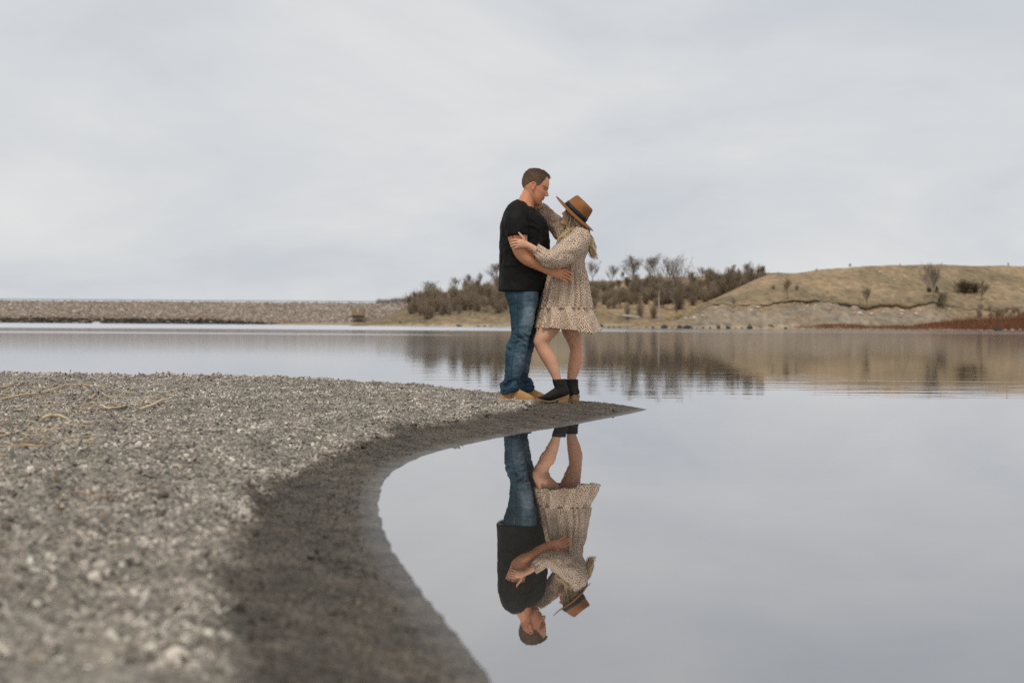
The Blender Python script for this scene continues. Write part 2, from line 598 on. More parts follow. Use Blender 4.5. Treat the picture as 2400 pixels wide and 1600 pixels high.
def build_gravel():
    """flat shale chips lying on the spit"""
    def zone(n, x0, x1, y0, y1, smin, smax):
        p = np.column_stack([rng.uniform(x0, x1, n), rng.uniform(y0, y1, n)])
        s = smin + (smax - smin) * rng.power(0.55, n)
        k = (p[:, 0] / np.maximum(p[:, 1], 0.1) > -0.40)
        return p[k], s[k]
    zones = [zone(27000, -2.2, -0.1, 2.25, 5.0, 0.005, 0.019), zone(700, -2.2, -0.3, 2.25, 6.0, 0.020, 0.034),
             zone(46000, -3.7, 0.2, 5.0, 9.0, 0.006, 0.021), zone(43000, -5.2, 0.8, 9.0, 13.0, 0.007, 0.025),
             zone(6000, -5.8, -0.6, 12.6, 14.3, 0.012, 0.034), zone(9000, -1.1, 0.1, 2.2, 8.6, 0.004, 0.012),
             zone(9000, -0.4, 1.05, 9.3, 12.2, 0.004, 0.013)]
    kb = rng.integers(20, len(BERM) - 8, 5200)
    tb = rng.uniform(0, 1, 5200)[:, None]
    pb = BERM[kb] * (1 - tb) + BERM[kb + 1] * tb + np.column_stack([rng.normal(-.01, .035, 5200), rng.normal(0, .03, 5200)])
    zones.append((pb, 0.007 + 0.020 * rng.power(0.5, 5200)))
    P = np.vstack([z[0] for z in zones])
    S = np.concatenate([z[1] for z in zones])
    z, dry, ins, d = terrain(P)
    small = S < 0.0110
    u = rng.uniform(0, 1, len(P))
    keep = ins & (d > 0.06 + 0.05 * rng.uniform(0, 1, len(P))) & ((u < dry) | (small & (u < 0.75)) | (u < 0.05))
    P, S, z, dry, d = P[keep], S[keep], z[keep], dry[keep], d[keep]
    N = len(P)
    J = 5
    th = np.linspace(0, 2 * np.pi, J, endpoint=False)[None] + rng.uniform(-0.35, 0.35, (N, J))
    rr = S[:, None] * rng.uniform(0.6, 1.15, (N, J)) * 0.6
    asp = rng.uniform(0.5, 1.0, N)
    bx, by = rr * np.cos(th), rr * np.sin(th) * asp[:, None]
    hgt = S * rng.uniform(0.16, 0.50, N)
    B = np.stack([bx, by, np.repeat(-hgt[:, None] * 0.5, J, 1)], -1)
    T = np.stack([bx * 0.82, by * 0.82, np.repeat(hgt[:, None] * 0.5, J, 1) + rng.normal(0, 0.06, (N, J)) * S[:, None]], -1)
    V = np.concatenate([B, T], 1)
    yaw = rng.uniform(0, 2 * np.pi, N)
    tx, ty = rng.normal(0, 0.36, N), rng.normal(0, 0.36, N)
    steep = rng.uniform(0, 1, N) < 0.16
    tx = np.where(steep, rng.normal(0, 0.8, N), tx)
    c, s = np.cos(yaw)[:, None], np.sin(yaw)[:, None]
    x, y, zz = V[..., 0] * c - V[..., 1] * s, V[..., 0] * s + V[..., 1] * c, V[..., 2]
    zz = zz + x * tx[:, None] + y * ty[:, None]
    V = np.stack([x + P[:, :1], y + P[:, 1:2], zz + (z + hgt * 0.30 + np.abs(tx) * S * 0.2)[:, None]], -1).reshape(-1, 3)
    base = np.arange(N)[:, None] * 10
    top = base + np.array([[5, 6, 7, 8, 9]])
    side = np.concatenate([base + np.array([[j, (j + 1) % 5, 5 + (j + 1) % 5, 5 + j]]) for j in range(5)], 0).reshape(5, N, 4).transpose(1, 0, 2).reshape(-1, 4)
    F = np.concatenate([top.ravel(), side.ravel()])
    nv = np.concatenate([np.full(N, 5), np.full(N * 5, 4)])
    me = raw_mesh('gravel', V, F, nv, False)
    tone = np.clip(rng.lognormal(0.02, 0.45, N), 0.2, 1.7)
    clump = fbm(np.column_stack([P * 7.0, np.zeros(N)]), 4, 77)      # random tone patches; the dark ones paint in shaded gaps between clumps
    tone = tone * np.clip(1.06 + 0.85 * clump, 0.5, 1.5)
    C = np.array([[0.350, 0.312, 0.264]]) * tone[:, None]
    C = C * (1 + rng.normal(0, 0.018, (N, 3)))
    br = rng.uniform(0, 1, N) < 0.02
    C[br] = np.array([0.30, 0.21, 0.12]) * rng.uniform(0.5, 1.2, br.sum())[:, None]
    wet = 1 - dry
    C = C * (1 - wet[:, None] * np.array([0.71, 0.73, 0.76]))
    set_col(me, np.repeat(np.clip(C, 0.01, 0.75), 10, 0))
    link('gravel', me, attr_mat('shale_chips', 0.8, 0.25, 0.18, 220).m, label='grey shale gravel covering the spit', cat='gravel', kind='stuff')


def build_water():
    g = Geo()
    g.poly([(-4000, -300, 0), (4000, -300, 0), (4000, 6000, 0), (-4000, 6000, 0)], [(0, 1, 2, 3)])
    me = g.mesh('water', False)
    m = bpy.data.materials.new('lake_water')
    m.use_nodes = True
    t = m.node_tree
    t.nodes.clear()
    N = t.nodes.new
    out = N('ShaderNodeOutputMaterial')
    geo = N('ShaderNodeNewGeometry')
    sep = N('ShaderNodeSeparateXYZ')
    t.links.new(geo.outputs['Position'], sep.inputs[0])

    def mapr(src, a, b, c, d, smooth=True):
        x = N('ShaderNodeMapRange')
        if smooth:
            x.interpolation_type = 'SMOOTHSTEP'
        for k, v in zip(('From Min', 'From Max', 'To Min', 'To Max'), (a, b, c, d)):
            x.inputs[k].default_value = v
        t.links.new(src, x.inputs['Value'])
        return x.outputs[0]

    def mth(op, a, b):
        x = N('ShaderNodeMath')
        x.operation = op
        for i, v in enumerate((a, b)):
            if hasattr(v, 'links'):
                t.links.new(v, x.inputs[i])
            else:
                x.inputs[i].default_value = v
        return x.outputs[0]

    def ripple(sx, sy, detail=2.0):
        mp = N('ShaderNodeMapping')
        mp.inputs['Scale'].default_value = (sx, sy, 1)
        t.links.new(geo.outputs['Position'], mp.inputs[0])
        nz = N('ShaderNodeTexNoise')
        nz.inputs['Scale'].default_value = 1
        nz.inputs['Detail'].default_value = detail
        t.links.new(mp.outputs[0], nz.inputs['Vector'])
        return nz.outputs['Fac']
    Y = sep.outputs['Y']
    calm = ripple(0.9, 2.4, 1.0)
    mid = ripple(0.34, 2.6, 3.0)
    big = ripple(0.02, 0.11, 2.0)
    amp_mid = mth('MULTIPLY', mapr(Y, 10.5, 15, 0.0, 0.0022), mapr(Y, 17, 34, 1.0, 0.10))
    h = mth('ADD', mth('MULTIPLY', calm, 0.0006), mth('MULTIPLY', mid, amp_mid))
    bp = N('ShaderNodeBump')
    bp.inputs['Strength'].default_value = 1.0
    bp.inputs['Distance'].default_value = 1.0
    t.links.new(h, bp.inputs['Height'])
    # wind-ruffled water towards the far shore
    yw = mth('ADD', Y, mth('MULTIPLY', mth('SUBTRACT', big, 0.5), 30.0))
    r1 = mapr(Y, 12, 40, 0.012, 0.060)
    r2 = mth('MULTIPLY', mapr(yw, 150, 162, 0.0, 0.20), mapr(sep.outputs['X'], -25, 40, 1.0, 0.12))
    band = mth('MULTIPLY', mth('MULTIPLY', mapr(yw, 78, 84, 0.0, 0.06), mapr(yw, 92, 98, 1.0, 0.0)), mapr(sep.outputs['X'], -12, 4, 1.0, 0.0))
    rough = mth('ADD', mth('ADD', r1, r2), band)
    gl = N('ShaderNodeBsdfGlossy')
    gl.inputs['Color'].default_value = (0.90, 0.895, 0.905, 1)
    t.links.new(rough, gl.inputs['Roughness'])
    t.links.new(bp.outputs[0], gl.inputs['Normal'])
    fr = N('ShaderNodeFresnel')
    fr.inputs['IOR'].default_value = 1.36
    tr = N('ShaderNodeBsdfTransparent')
    tr.inputs['Color'].default_value = (0.80, 0.80, 0.76, 1)
    df = N('ShaderNodeBsdfDiffuse')
    df.inputs['Color'].default_value = (0.10, 0.095, 0.085, 1)
    silt = N('ShaderNodeMixShader')
    silt.inputs[0].default_value = 0.45
    t.links.new(tr.outputs[0], silt.inputs[1])
    t.links.new(df.outputs[0], silt.inputs[2])
    mx = N('ShaderNodeMixShader')
    t.links.new(mth('POWER', fr.outputs[0], 0.36), mx.inputs[0])
    t.links.new(silt.outputs[0], mx.inputs[1])
    t.links.new(gl.outputs[0], mx.inputs[2])
    t.links.new(mx.outputs[0], out.inputs[0])
    link('water', me, m, kind='structure')
    g = Geo()
    g.poly([(-6000, -400, -0.5), (6000, -400, -0.5), (6000, 9000, -0.5), (-6000, 9000, -0.5)], [(0, 1, 2, 3)])
    link('lake_bed', g.mesh('lake_bed', False), two_tone('silt', (0.10, 0.095, 0.08), (0.16, 0.15, 0.13), 0.8), kind='structure')


build_spit()
build_gravel()
build_water()

# ------------------------------------------------------------------ far shore: hills
M_HILL = Mat('hill_turf', 0.95, 0.1)
_c = M_HILL.attr()
_v = M_HILL.coord('Object', (1, 0.35, 1))
_n1 = M_HILL.noise(_v, 0.09, 6, 0.62, 0.3, 0.7)
_n2 = M_HILL.noise(_v, 0.55, 6, 0.7, 0.3, 0.7)
_k = M_HILL.mix(_n1, (0.76, 0.80, 0.78), (1.16, 1.12, 1.08))
_k2 = M_HILL.mix(_n2, (0.52, 0.55, 0.58), (1.46, 1.42, 1.36))
_x = M_HILL.mix(1.0, _c, _k, 'MULTIPLY')
M_HILL.base(M_HILL.mix(1.0, _x, _k2, 'MULTIPLY'))
M_HILL.bump(_n2, 0.5, 0.5)

GRASS = np.array([0.340, 0.248, 0.160])
OLIVE = np.array([0.230, 0.180, 0.115])
CLAY = np.array([0.285, 0.236, 0.186])
EARTH = np.array([0.255, 0.188, 0.128])
SAND = np.array([0.400, 0.315, 0.225])
RUST = np.array([0.185, 0.070, 0.035])

NC = np.array([(1380, 764), (1440, 762), (1500, 756), (1560, 744), (1600, 730), (1660, 705), (1720, 678), (1765, 658), (1800, 647), (1850, 639.5), (1900, 634),
               (1960, 630), (2020, 626), (2080, 623.5), (2130, 622), (2200, 622), (2300, 623), (2400, 625), (2500, 622), (2600, 618), (2800, 620)], float)
NS = np.array([(1380, 766), (1440, 764), (1500, 760), (1560, 752), (1600, 742), (1640, 730), (1660, 719), (1690, 712), (1720, 718), (1760, 713), (1800, 713), (1830, 706), (1860, 702),
               (1900, 704), (1960, 711), (2010, 716), (2030, 722), (2060, 714), (2100, 713), (2115, 720), (2160, 713), (2185, 708), (2200, 712), (2260, 727), (2330, 728), (2400, 722), (2800, 720)], float)
BC = np.array([(790, 771), (830, 762), (880, 752), (905, 742), (930, 728), (950, 717), (965, 708), (985, 700), (1020, 690), (1060, 682), (1110, 672), (1180, 664), (1260, 660), (1340, 660),
               (1400, 659), (1460, 657), (1530, 651), (1600, 648), (1700, 645), (1800, 641), (2000, 642), (2400, 645), (2800, 645)], float)


def zpx(px, py, D):
    return CAM_H + (horizon(px) - py) / FPX * D


def near_hill_rows():
    cols = np.arange(1380, 2800, 4.0)
    rows = []
    for px in cols:
        yc = np.interp(px, NC[:, 0], NC[:, 1])
        jag = 2.2 * vnoise(np.array([px / 9.0, 1.0, 0]), 4) + 1.5 * vnoise(np.array([px / 3.7, 5.0, 0]), 6)
        ys = min(np.interp(px, NS[:, 0], NS[:, 1]) + jag * 0.8, 768)
        ys = max(ys, yc + 1)
        yw = horizon(px) + FPX * CAM_H / 415
        cut = min(1.0, (yw - ys) / 20) * float(np.interp(px, [1380, 1640, 1660, 1830, 1860, 2110, 2190, 2240, 2300], [.1, .15, .5, .5, .9, 1, .6, .15, .2])) * (0.25 + 0.75 * float(sstep(-0.35, 0.25, vnoise(np.array([px / 23.0, 8.0, 0]), 3))))
        depth = cut
        col = [(410, -0.6, 0), (415, -0.05, 4)]
        for s in np.linspace(0.05, 1, 10):
            D = 415 + 24 * s
            col.append((D, zpx(px, yw + (ys - yw) * s ** 0.9, D) - 0.9 * cut * sstep(0.6, 1, s), 1 if s > 0.14 else 4))
        zs = zpx(px, ys, 439.5)
        col.append((440.6, zs - 0.75 * depth, 2))
        col.append((439.9, zs - 0.2 * depth, 2))
        col.append((439.3, zs + 0.02, 3))
        for s in np.linspace(0.04, 1, 26):
            D = 439.5 + 62 * s
            col.append((D, zpx(px, ys + (yc - ys) * s ** 0.85, D), 3))
        col.append((520, col[-1][1] - 0.8, 3))
        col.append((560, col[-1][1] - 8, 3))
        rows.append((px, col))
    return rows


def back_hill_rows():
    cols = np.concatenate([np.arange(790, 1840, 4.0), np.arange(1840, 2800, 16.0)])
    rows = []
    for px in cols:
        yc = np.interp(px, BC[:, 0], BC[:, 1])
        left = 1 - sstep(1300, 1500, px)
        Ds = 440
        yw = horizon(px) + FPX * CAM_H / Ds
        yb = max(yw - np.interp(px, [790, 960, 1100, 1300, 1500], [4, 20, 26, 24, 22]), yc + 1)
        jag = 1.3 * vnoise(np.array([px / 7.0, 2.0, 0]), 14)
        col = [(Ds - 6, -0.6, 4), (Ds, -0.04, 4)]
        for s in np.linspace(0.1, 1, 9):
            D = Ds + 22 * s
            col.append((D, zpx(px, yw + (yb + jag - yw) * s ** 1.15, D), 4 if s < 0.22 else (5 if s < 0.55 else 3)))
        col.append((Ds + 22.8, zpx(px, yb - 2.5, Ds + 22.8), 2))
        for s in np.linspace(0.06, 1, 22):
            D = Ds + 23 + 100 * s
            col.append((D, zpx(px, yb - 2.5 + (min(yc, yb - 2.6) - yb + 2.5) * s ** 0.9, D), 3))
        col.append((Ds + 150, col[-1][1] - 1, 3))
        col.append((Ds + 230, col[-1][1] - 10, 3))
        rows.append((px, col))
    return rows


def hill_mesh(name, rows, seed):
    K, J = len(rows), len(rows[0][1])
    P = np.zeros((K, J, 3))
    Z = np.zeros((K, J), int)
    PX = np.zeros((K, J))
    for i, (px, col) in enumerate(rows):
        for j, (D, z, zn) in enumerate(col):
            P[i, j] = ((px - 1200) / FPX * D, D, z)
            Z[i, j] = zn
            PX[i, j] = px
    V = P.reshape(-1, 3)
    n = fbm(V * np.array([0.10, 0.06, 0.0]), 4, seed) * 0.7 + fbm(V * np.array([0.4, 0.2, 0.0]), 3, seed + 5) * 0.22
    land = (Z.ravel() != 4) & (Z.ravel() != 2)
    V[:, 2] += n * land * sstep(0.5, 3, V[:, 2])
    zt_ = Z.ravel()
    C = np.zeros((len(V), 3))
    mixn = sstep(-0.22, 0.3, fbm(V * np.array([0.05, 0.035, 0.0]), 5, seed + 9))[:, None]
    C[:] = GRASS * (1 - mixn) + OLIVE * mixn
    cl = sstep(-0.1, 0.25, fbm(V * np.array([0.08, 0.2, 0.0]), 4, seed + 3))[:, None]
    c2 = sstep(-0.12, 0.12, fbm(V * np.array([0.06, 0.25, 0.0]), 5, seed + 13))[:, None]
    row = np.clip((V[:, 1] - 415) / 24, 0, 1)[:, None]
    px_ = PX.ravel()[:, None]
    turf = np.clip(c2 * sstep(0.35, 1.0, row) + sstep(2180, 2290, px_) + sstep(1640, 1540, px_) * 0.8, 0, 1)
    ground_ = CLAY * (1 - cl) + (0.45 * CLAY + 0.55 * EARTH) * cl
    C[zt_ == 1] = (ground_ * (1 - turf) + (0.5 * GRASS + 0.5 * EARTH) * turf)[zt_ == 1]
    C[zt_ == 2] = EARTH
    C[zt_ == 4] = SAND
    C[zt_ == 5] = (SAND * (1 - cl) + OLIVE * cl)[zt_ == 5]
    i = np.arange((K - 1) * (J - 1))
    r, c = i // (J - 1), i % (J - 1)
    a = r * J + c
    F = np.column_stack([a, a + J, a + J + 1, a + 1])
    me = raw_mesh(name, V, F.ravel(), np.full(len(F), 4), True)
    set_col(me, C)
    link(name, me, M_HILL.m, kind='structure')
    return P


NEAR_ROWS, BACK_ROWS = near_hill_rows(), back_hill_rows()
NEAR_P = hill_mesh('hill', NEAR_ROWS, 31)
BACK_P = hill_mesh('far_hill', BACK_ROWS, 47)


def on_hill(P, rows, px, py):
    """world point of a hill surface seen at a pixel"""
    i = int(np.argmin([abs(r[0] - px) for r in rows]))
    col = P[i]
    best, bp = 1e9, None
    for j in range(1, len(col) - 2):
        y = horizon(px) - (col[j][2] - CAM_H) / col[j][1] * FPX
        for t in np.linspace(0, 1, 6):
            q = col[j] * (1 - t) + col[j + 1] * t
            y = horizon(px) - (q[2] - CAM_H) / q[1] * FPX
            if abs(y - py) < best:
                best, bp = abs(y - py), q.copy()
    bp[0] = (px - 1200) / FPX * bp[1]
    return bp


def nh(px, py):
    return on_hill(NEAR_P, NEAR_ROWS, px, py)


def bh(px, py):
    return on_hill(BACK_P, BACK_ROWS, px, py)


# ------------------------------------------------------------------ dam
def ico():
    t = (1 + 5 ** 0.5) / 2
    V = np.array([(-1, t, 0), (1, t, 0), (-1, -t, 0), (1, -t, 0), (0, -1, t), (0, 1, t), (0, -1, -t), (0, 1, -t), (t, 0, -1), (t, 0, 1), (-t, 0, -1), (-t, 0, 1)], float)
    V /= np.linalg.norm(V[0])
    F = np.array([(0, 11, 5), (0, 5, 1), (0, 1, 7), (0, 7, 10), (0, 10, 11), (1, 5, 9), (5, 11, 4), (11, 10, 2), (10, 7, 6), (7, 1, 8),
                  (3, 9, 4), (3, 4, 2), (3, 2, 6), (3, 6, 8), (3, 8, 9), (4, 9, 5), (2, 4, 11), (6, 2, 10), (8, 6, 7), (9, 8, 1)])
    return V, F


ICO_V, ICO_F = ico()


def stones(name, P, S, C, flat=0.75):
    N = len(P)
    V = ICO_V[None] * rng.uniform(0.7, 1.25, (N, 12, 1)) * S[:, None, None] * np.stack([rng.uniform(0.75, 1.3, N), rng.uniform(0.75, 1.3, N), rng.uniform(0.6, 1.0, N) * flat], -1)[:, None]
    a = rng.uniform(0, 6.28, N)
    c, s = np.cos(a)[:, None], np.sin(a)[:, None]
    V = np.stack([V[..., 0] * c - V[..., 1] * s, V[..., 0] * s + V[..., 1] * c, V[..., 2]], -1) + P[:, None]
    F = (np.arange(N)[:, None, None] * 12 + ICO_F[None]).reshape(-1)
    me = raw_mesh(name, V.reshape(-1, 3), F, np.full(N * 20, 3), False)
    set_col(me, np.repeat(C, 12, 0))
    return me


def build_dam():
    Dw, Dc = 800.0, 836.0
    ztop = zpx(400, 707.0, Dc)
    x0, x1 = -420.0, -48.0
    root = empty('dam', (-230, Dw, 0), 'long straight embankment dam faced with pale riprap stone across the lake', 'dam')
    g = Geo()
    sec = np.array([(Dw - 4, -0.5), (Dw, 0.0), (Dc, ztop), (Dc + 9, ztop), (Dc + 60, -0.5)])
    g.poly([(x, y, z) for x in (x0, x1) for y, z in sec], [(0, 1, 6, 5), (1, 2, 7, 6), (2, 3, 8, 7), (3, 4, 9, 8), (0, 4, 3, 2, 1), (5, 6, 7, 8, 9)])
    link('embankment', g.mesh('embankment', False), two_tone('dam_fill', (0.20, 0.16, 0.13), (0.30, 0.25, 0.21), 0.6), root)
    n = 11500
    u = rng.uniform(0, 1, n)
    X = rng.uniform(x0 + 90, x1, n)
    P = np.column_stack([X, Dw + (Dc - Dw) * u, ztop * u])
    S = 0.55 + 0.6 * rng.power(0.6, n)
    pal = np.array([(0.33, 0.275, 0.225), (0.27, 0.22, 0.175), (0.40, 0.345, 0.295), (0.215, 0.178, 0.150), (0.33, 0.245, 0.195), (0.29, 0.25, 0.20)])
    C = pal[rng.integers(0, len(pal), n)] * rng.uniform(0.75, 1.3, n)[:, None]
    wh = rng.uniform(0, 1, n) < 0.012
    C[wh] = (0.6, 0.57, 0.52)
    # black wet stones and a rusty line left by higher water, fading out to the right
    px = 1200 + P[:, 0] / P[:, 1] * FPX
    hi = np.interp(px, [0, 350, 480, 600, 680], [0.20, 0.22, 0.20, 0.12, 0.02]) + rng.normal(0, 0.012, n)
    rust = (u < hi + 0.11) & (u >= hi) & (rng.uniform(0, 1, n) < 0.55)
    C[rust] *= np.array([0.78, 0.62, 0.54])
    dk = u < hi
    C[dk] = np.array([0.040, 0.036, 0.033]) * rng.uniform(0.5, 2.0, dk.sum())[:, None]
    o = link('riprap', stones('riprap', P, S, C), attr_mat('riprap_stone', 0.95, 0.1).m, root, kind='stuff')
    g = Geo()
    g.box(((x0 + x1) / 2, Dc + 1.5, ztop + 0.95), (x1 - x0, 0.15, 0.45))
    for x in np.arange(x0, x1, 4.0):
        g.box((x, Dc + 1.65, ztop + 0.5), (0.18, 0.14, 1.3))
    link('guard_rail', g.mesh('guard_rail', False), plain('galvanised_rail', (0.30, 0.32, 0.34), 0.5, 0.5, 0.3), root)
    # low sand apron at the foot of its right end
    g = Geo()
    xs = np.linspace(-155, -60, 60)
    P = np.zeros((60, 6, 3))
    for i, x in enumerate(xs):
        a = sstep(-155, -110, x)
        for j, (dy, z) in enumerate([(0, -0.5), (6, 0.02), (12, 0.7), (20, 1.2), (30, 1.6), (42, 2.2)]):
            P[i, j] = (x, 776 + dy, -0.5 + (z + 0.5) * a + (0.25 * fbm(np.array([x * 0.2, dy * 0.3, 0]), 3, 2) if 0 < j < 5 else 0))
    g.grid(P, close=False)
    link('shore_apron', g.mesh('shore_apron'), two_tone('apron_sand', (0.25, 0.20, 0.13), (0.36, 0.30, 0.22), 0.3, bump=0.4, bdist=0.3), kind='structure')
    # outlet works
    c = at(837, 744.5, 798)
    k = 798 / FPX
    t = empty('outlet_structure', c, 'square tan concrete outlet structure with notched top set in the dam face', 'outlet')
    y = 806.0
    z0 = c[2]
    cm = two_tone('tan_concrete', (0.24, 0.175, 0.105), (0.31, 0.235, 0.15), 0.9)
    cw = 29 * k
    g = Geo(); g.box((c[0], y - 2, z0 + 2.4 * k), (cw * 0.93, 5.0, 6.5 * k)); link('plinth', g.mesh('plinth', False), two_tone('damp_concrete', (0.10, 0.07, 0.045), (0.15, 0.11, 0.07), 0.9), t)
    g = Geo(); g.box((c[0], y - 2.2, z0 + 8.5 * k), (cw, 6.0, 6.0 * k)); link('sill', g.mesh('sill', False), cm, t)
    for sx in (-1, 1):
        g = Geo(); g.box((c[0] + sx * cw * 0.295, y - 2.1, z0 + 17.6 * k), (cw * 0.41, 5.8, 12.4 * k)); link('pier', g.mesh('pier', False), cm, t)
    g = Geo(); g.box((c[0], y - 4.3, z0 + 17.0 * k), (cw * 0.18, 1.0, 11.0 * k)); link('gate_panel', g.mesh('gate_panel', False), plain('pale_concrete', (0.42, 0.37, 0.32), 0.9), t)
    # float lying off the dam
    c = at(226.5, 758.6, 780)
    k = 780 / FPX
    c[2] = 0
    t = empty('float', c, 'low white float on the water below the black stones of the dam', 'float')
    g = Geo(); g.box((c[0], c[1], 0.28), (17 * k, 2.2, 0.75)); link('hull', g.mesh('hull', False), plain('white_paint', (0.72, 0.70, 0.64), 0.5), t)
    g = Geo()
    for dx in (-5, -1.5, 2, 5):
        g.box((c[0] + dx * k, c[1], 0.85), (1.8 * k, 1.2, 0.4))
    link('deck_fittings', g.mesh('deck_fittings', False), plain('grey_paint', (0.55, 0.54, 0.50), 0.6), t)


build_dam()

# ------------------------------------------------------------------ trees and shrubs
def grow(seed, h, depth=4, lean=0.0, spread=0.6, trunk=0.032, fork=0.35, kids=(5, 5, 4, 3), up=0.25, wob=0.12, twig=0.02):
    r = np.random.default_rng(seed)
    tr, cw = Geo(), Geo()

    def branch(p, d, L, rad, lv):
        seg = 5 if lv == 0 else (4 if lv == 1 else 3)
        pts = [p.copy()]
        dd = d.copy()
        for s in range(seg):
            dd = dd + r.normal(0, wob, 3) + np.array([0, 0, up * 0.25])
            dd /= np.linalg.norm(dd)
            pts.append(pts[-1] + dd * L / seg)
        rad2 = np.maximum(np.linspace(rad, rad * 0.35, seg + 1), twig * 0.5)
        (tr if lv == 0 else cw).tube(pts, rad2, n=(7 if lv == 0 else 4 if lv == 1 else 3), sub=1, ref=(0.31, 0.95, 0.07))
        if lv + 1 >= depth:
            return
        nk = kids[min(lv, len(kids) - 1)]
        for k in range(nk):
            t = r.uniform(fork if lv == 0 else 0.25, 1.0)
            i = min(int(t * seg), seg - 1)
            q = pts[i] + (pts[i + 1] - pts[i]) * (t * seg - i)
            az = r.uniform(0, 6.283)
            side = np.array([math.cos(az), math.sin(az), 0])
            sp = spread * (1.1 - 0.5 * t) if lv == 0 else spread * 0.72
            nd = dd * (1 - sp) + side * sp + np.array([0, 0, up * 1.2])
            nd /= np.linalg.norm(nd)
            branch(q, nd, L * r.uniform(0.40, 0.66) * (1.45 - 0.95 * t if lv == 0 else 1), rad * 0.45, lv + 1)
    d0 = np.array([lean, r.normal(0, 0.04), 1.0])
    branch(np.zeros(3), d0 / np.linalg.norm(d0), h * 0.92, h * trunk, 0)
    return tr, cw


def shrub(seed, h, w, stems=26, leaf=0, twig=0.03, lo=0.0):
    r = np.random.default_rng(seed)
    st, cw = Geo(), Geo()
    for k in range(stems):
        az, out = r.uniform(0, 6.283), r.uniform(0, 1) ** 0.6
        tip = np.array([math.cos(az) * w * out, math.sin(az) * w * out, h * r.uniform(0.65, 1.05) * (1 - 0.35 * out * out)])
        b = np.array([math.cos(az) * w * 0.12 * out, math.sin(az) * w * 0.12 * out, lo])
        mid = b * 0.5 + tip * 0.5 + r.normal(0, 0.06 * w, 3)
        st.tube([b, mid, tip], [twig * 1.6, twig, twig * 0.5], n=3, sub=1, ref=(0.3, 0.9, 0.1))
        for q in range(9):
            t = r.uniform(0.2, 1)
            s = b + (tip - b) * t + r.normal(0, 0.03 * w, 3)
            e = s + r.normal(0, 0.20, 3) * np.array([w, w, h * 0.7]) + np.array([0, 0, 0.14 * h])
            cw.tube([s, (s + e) / 2 + r.normal(0, 0.03 * h, 3), e], [twig * 0.8, twig * 0.6, twig * 0.35], n=3, sub=1, ref=(0.3, 0.9, 0.1))
            for z in range(2):
                u = r.uniform(0.3, 1)
                s2 = s + (e - s) * u
                e2 = s2 + r.normal(0, 0.13, 3) * np.array([w, w, h * 0.8]) + np.array([0, 0, 0.05 * h])
                cw.tube([s2, e2], [twig * 0.5, twig * 0.3], n=3, sub=1, ref=(0.3, 0.9, 0.1))
            for z in range(leaf):
                c = e + r.normal(0, 0.10, 3) * np.array([w, w, h * 0.8])
                a, b2 = r.normal(0, 1, 3), r.normal(0, 1, 3)
                a = a / np.linalg.norm(a) * 0.16
                b2 = b2 / np.linalg.norm(b2) * 0.12
                cw.poly([c - a, c - b2 * 0.6, c + a, c + b2 * 0.6], [(0, 1, 2, 3)])
    return st, cw


def juniper(seed, h, w):
    r = np.random.default_rng(seed)
    st, cw = Geo(), Geo()
    st.tube([(0, 0, 0), (0, 0, h * 0.9)], [0.09 * h * 0.5, 0.02], n=5, sub=1, ref=(0.3, 0.9, 0.1))
    for k in range(900):
        t = r.uniform(0.03, 1)
        R = w * (1 - t) ** 0.75 * r.uniform(0.35, 1.08)
        az = r.uniform(0, 6.283)
        c = np.array([math.cos(az) * R, math.sin(az) * R, h * t + r.normal(0, 0.04 * h)])
        o = np.array([math.cos(az), math.sin(az), r.uniform(0.2, 1.0)]) * 0.24
        s = np.cross(o, r.normal(0, 1, 3))
        s = s / (np.linalg.norm(s) + 1e-6) * 0.10
        cw.poly([c - o * 0.5 - s, c - o * 0.5 + s, c + o], [(0, 1, 2)])
    return st, cw


M_BARK = two_tone('grey_bark', (0.130, 0.102, 0.082), (0.20, 0.165, 0.138), 1.5)
M_TWIG = two_tone('bare_twigs', (0.165, 0.128, 0.100), (0.235, 0.185, 0.150), 0.7)
M_TWIG2 = two_tone('brown_twigs', (0.215, 0.160, 0.115), (0.315, 0.243, 0.182), 0.4)
M_BUD = two_tone('budding_twigs', (0.205, 0.160, 0.106), (0.285, 0.228, 0.155), 0.5)
M_GREEN = two_tone('young_leaves', (0.17, 0.16, 0.06), (0.27, 0.25, 0.10), 0.5)
M_DARK = two_tone('dark_olive_leaves', (0.060, 0.050, 0.024), (0.10, 0.085, 0.042), 0.5)
M_JUN = two_tone('juniper_needles', (0.012, 0.022, 0.012), (0.028, 0.045, 0.022), 1.2)
M_PALE = two_tone('weathered_wood', (0.34, 0.30, 0.26), (0.46, 0.41, 0.36), 1.2)

TREE_MESH = {}


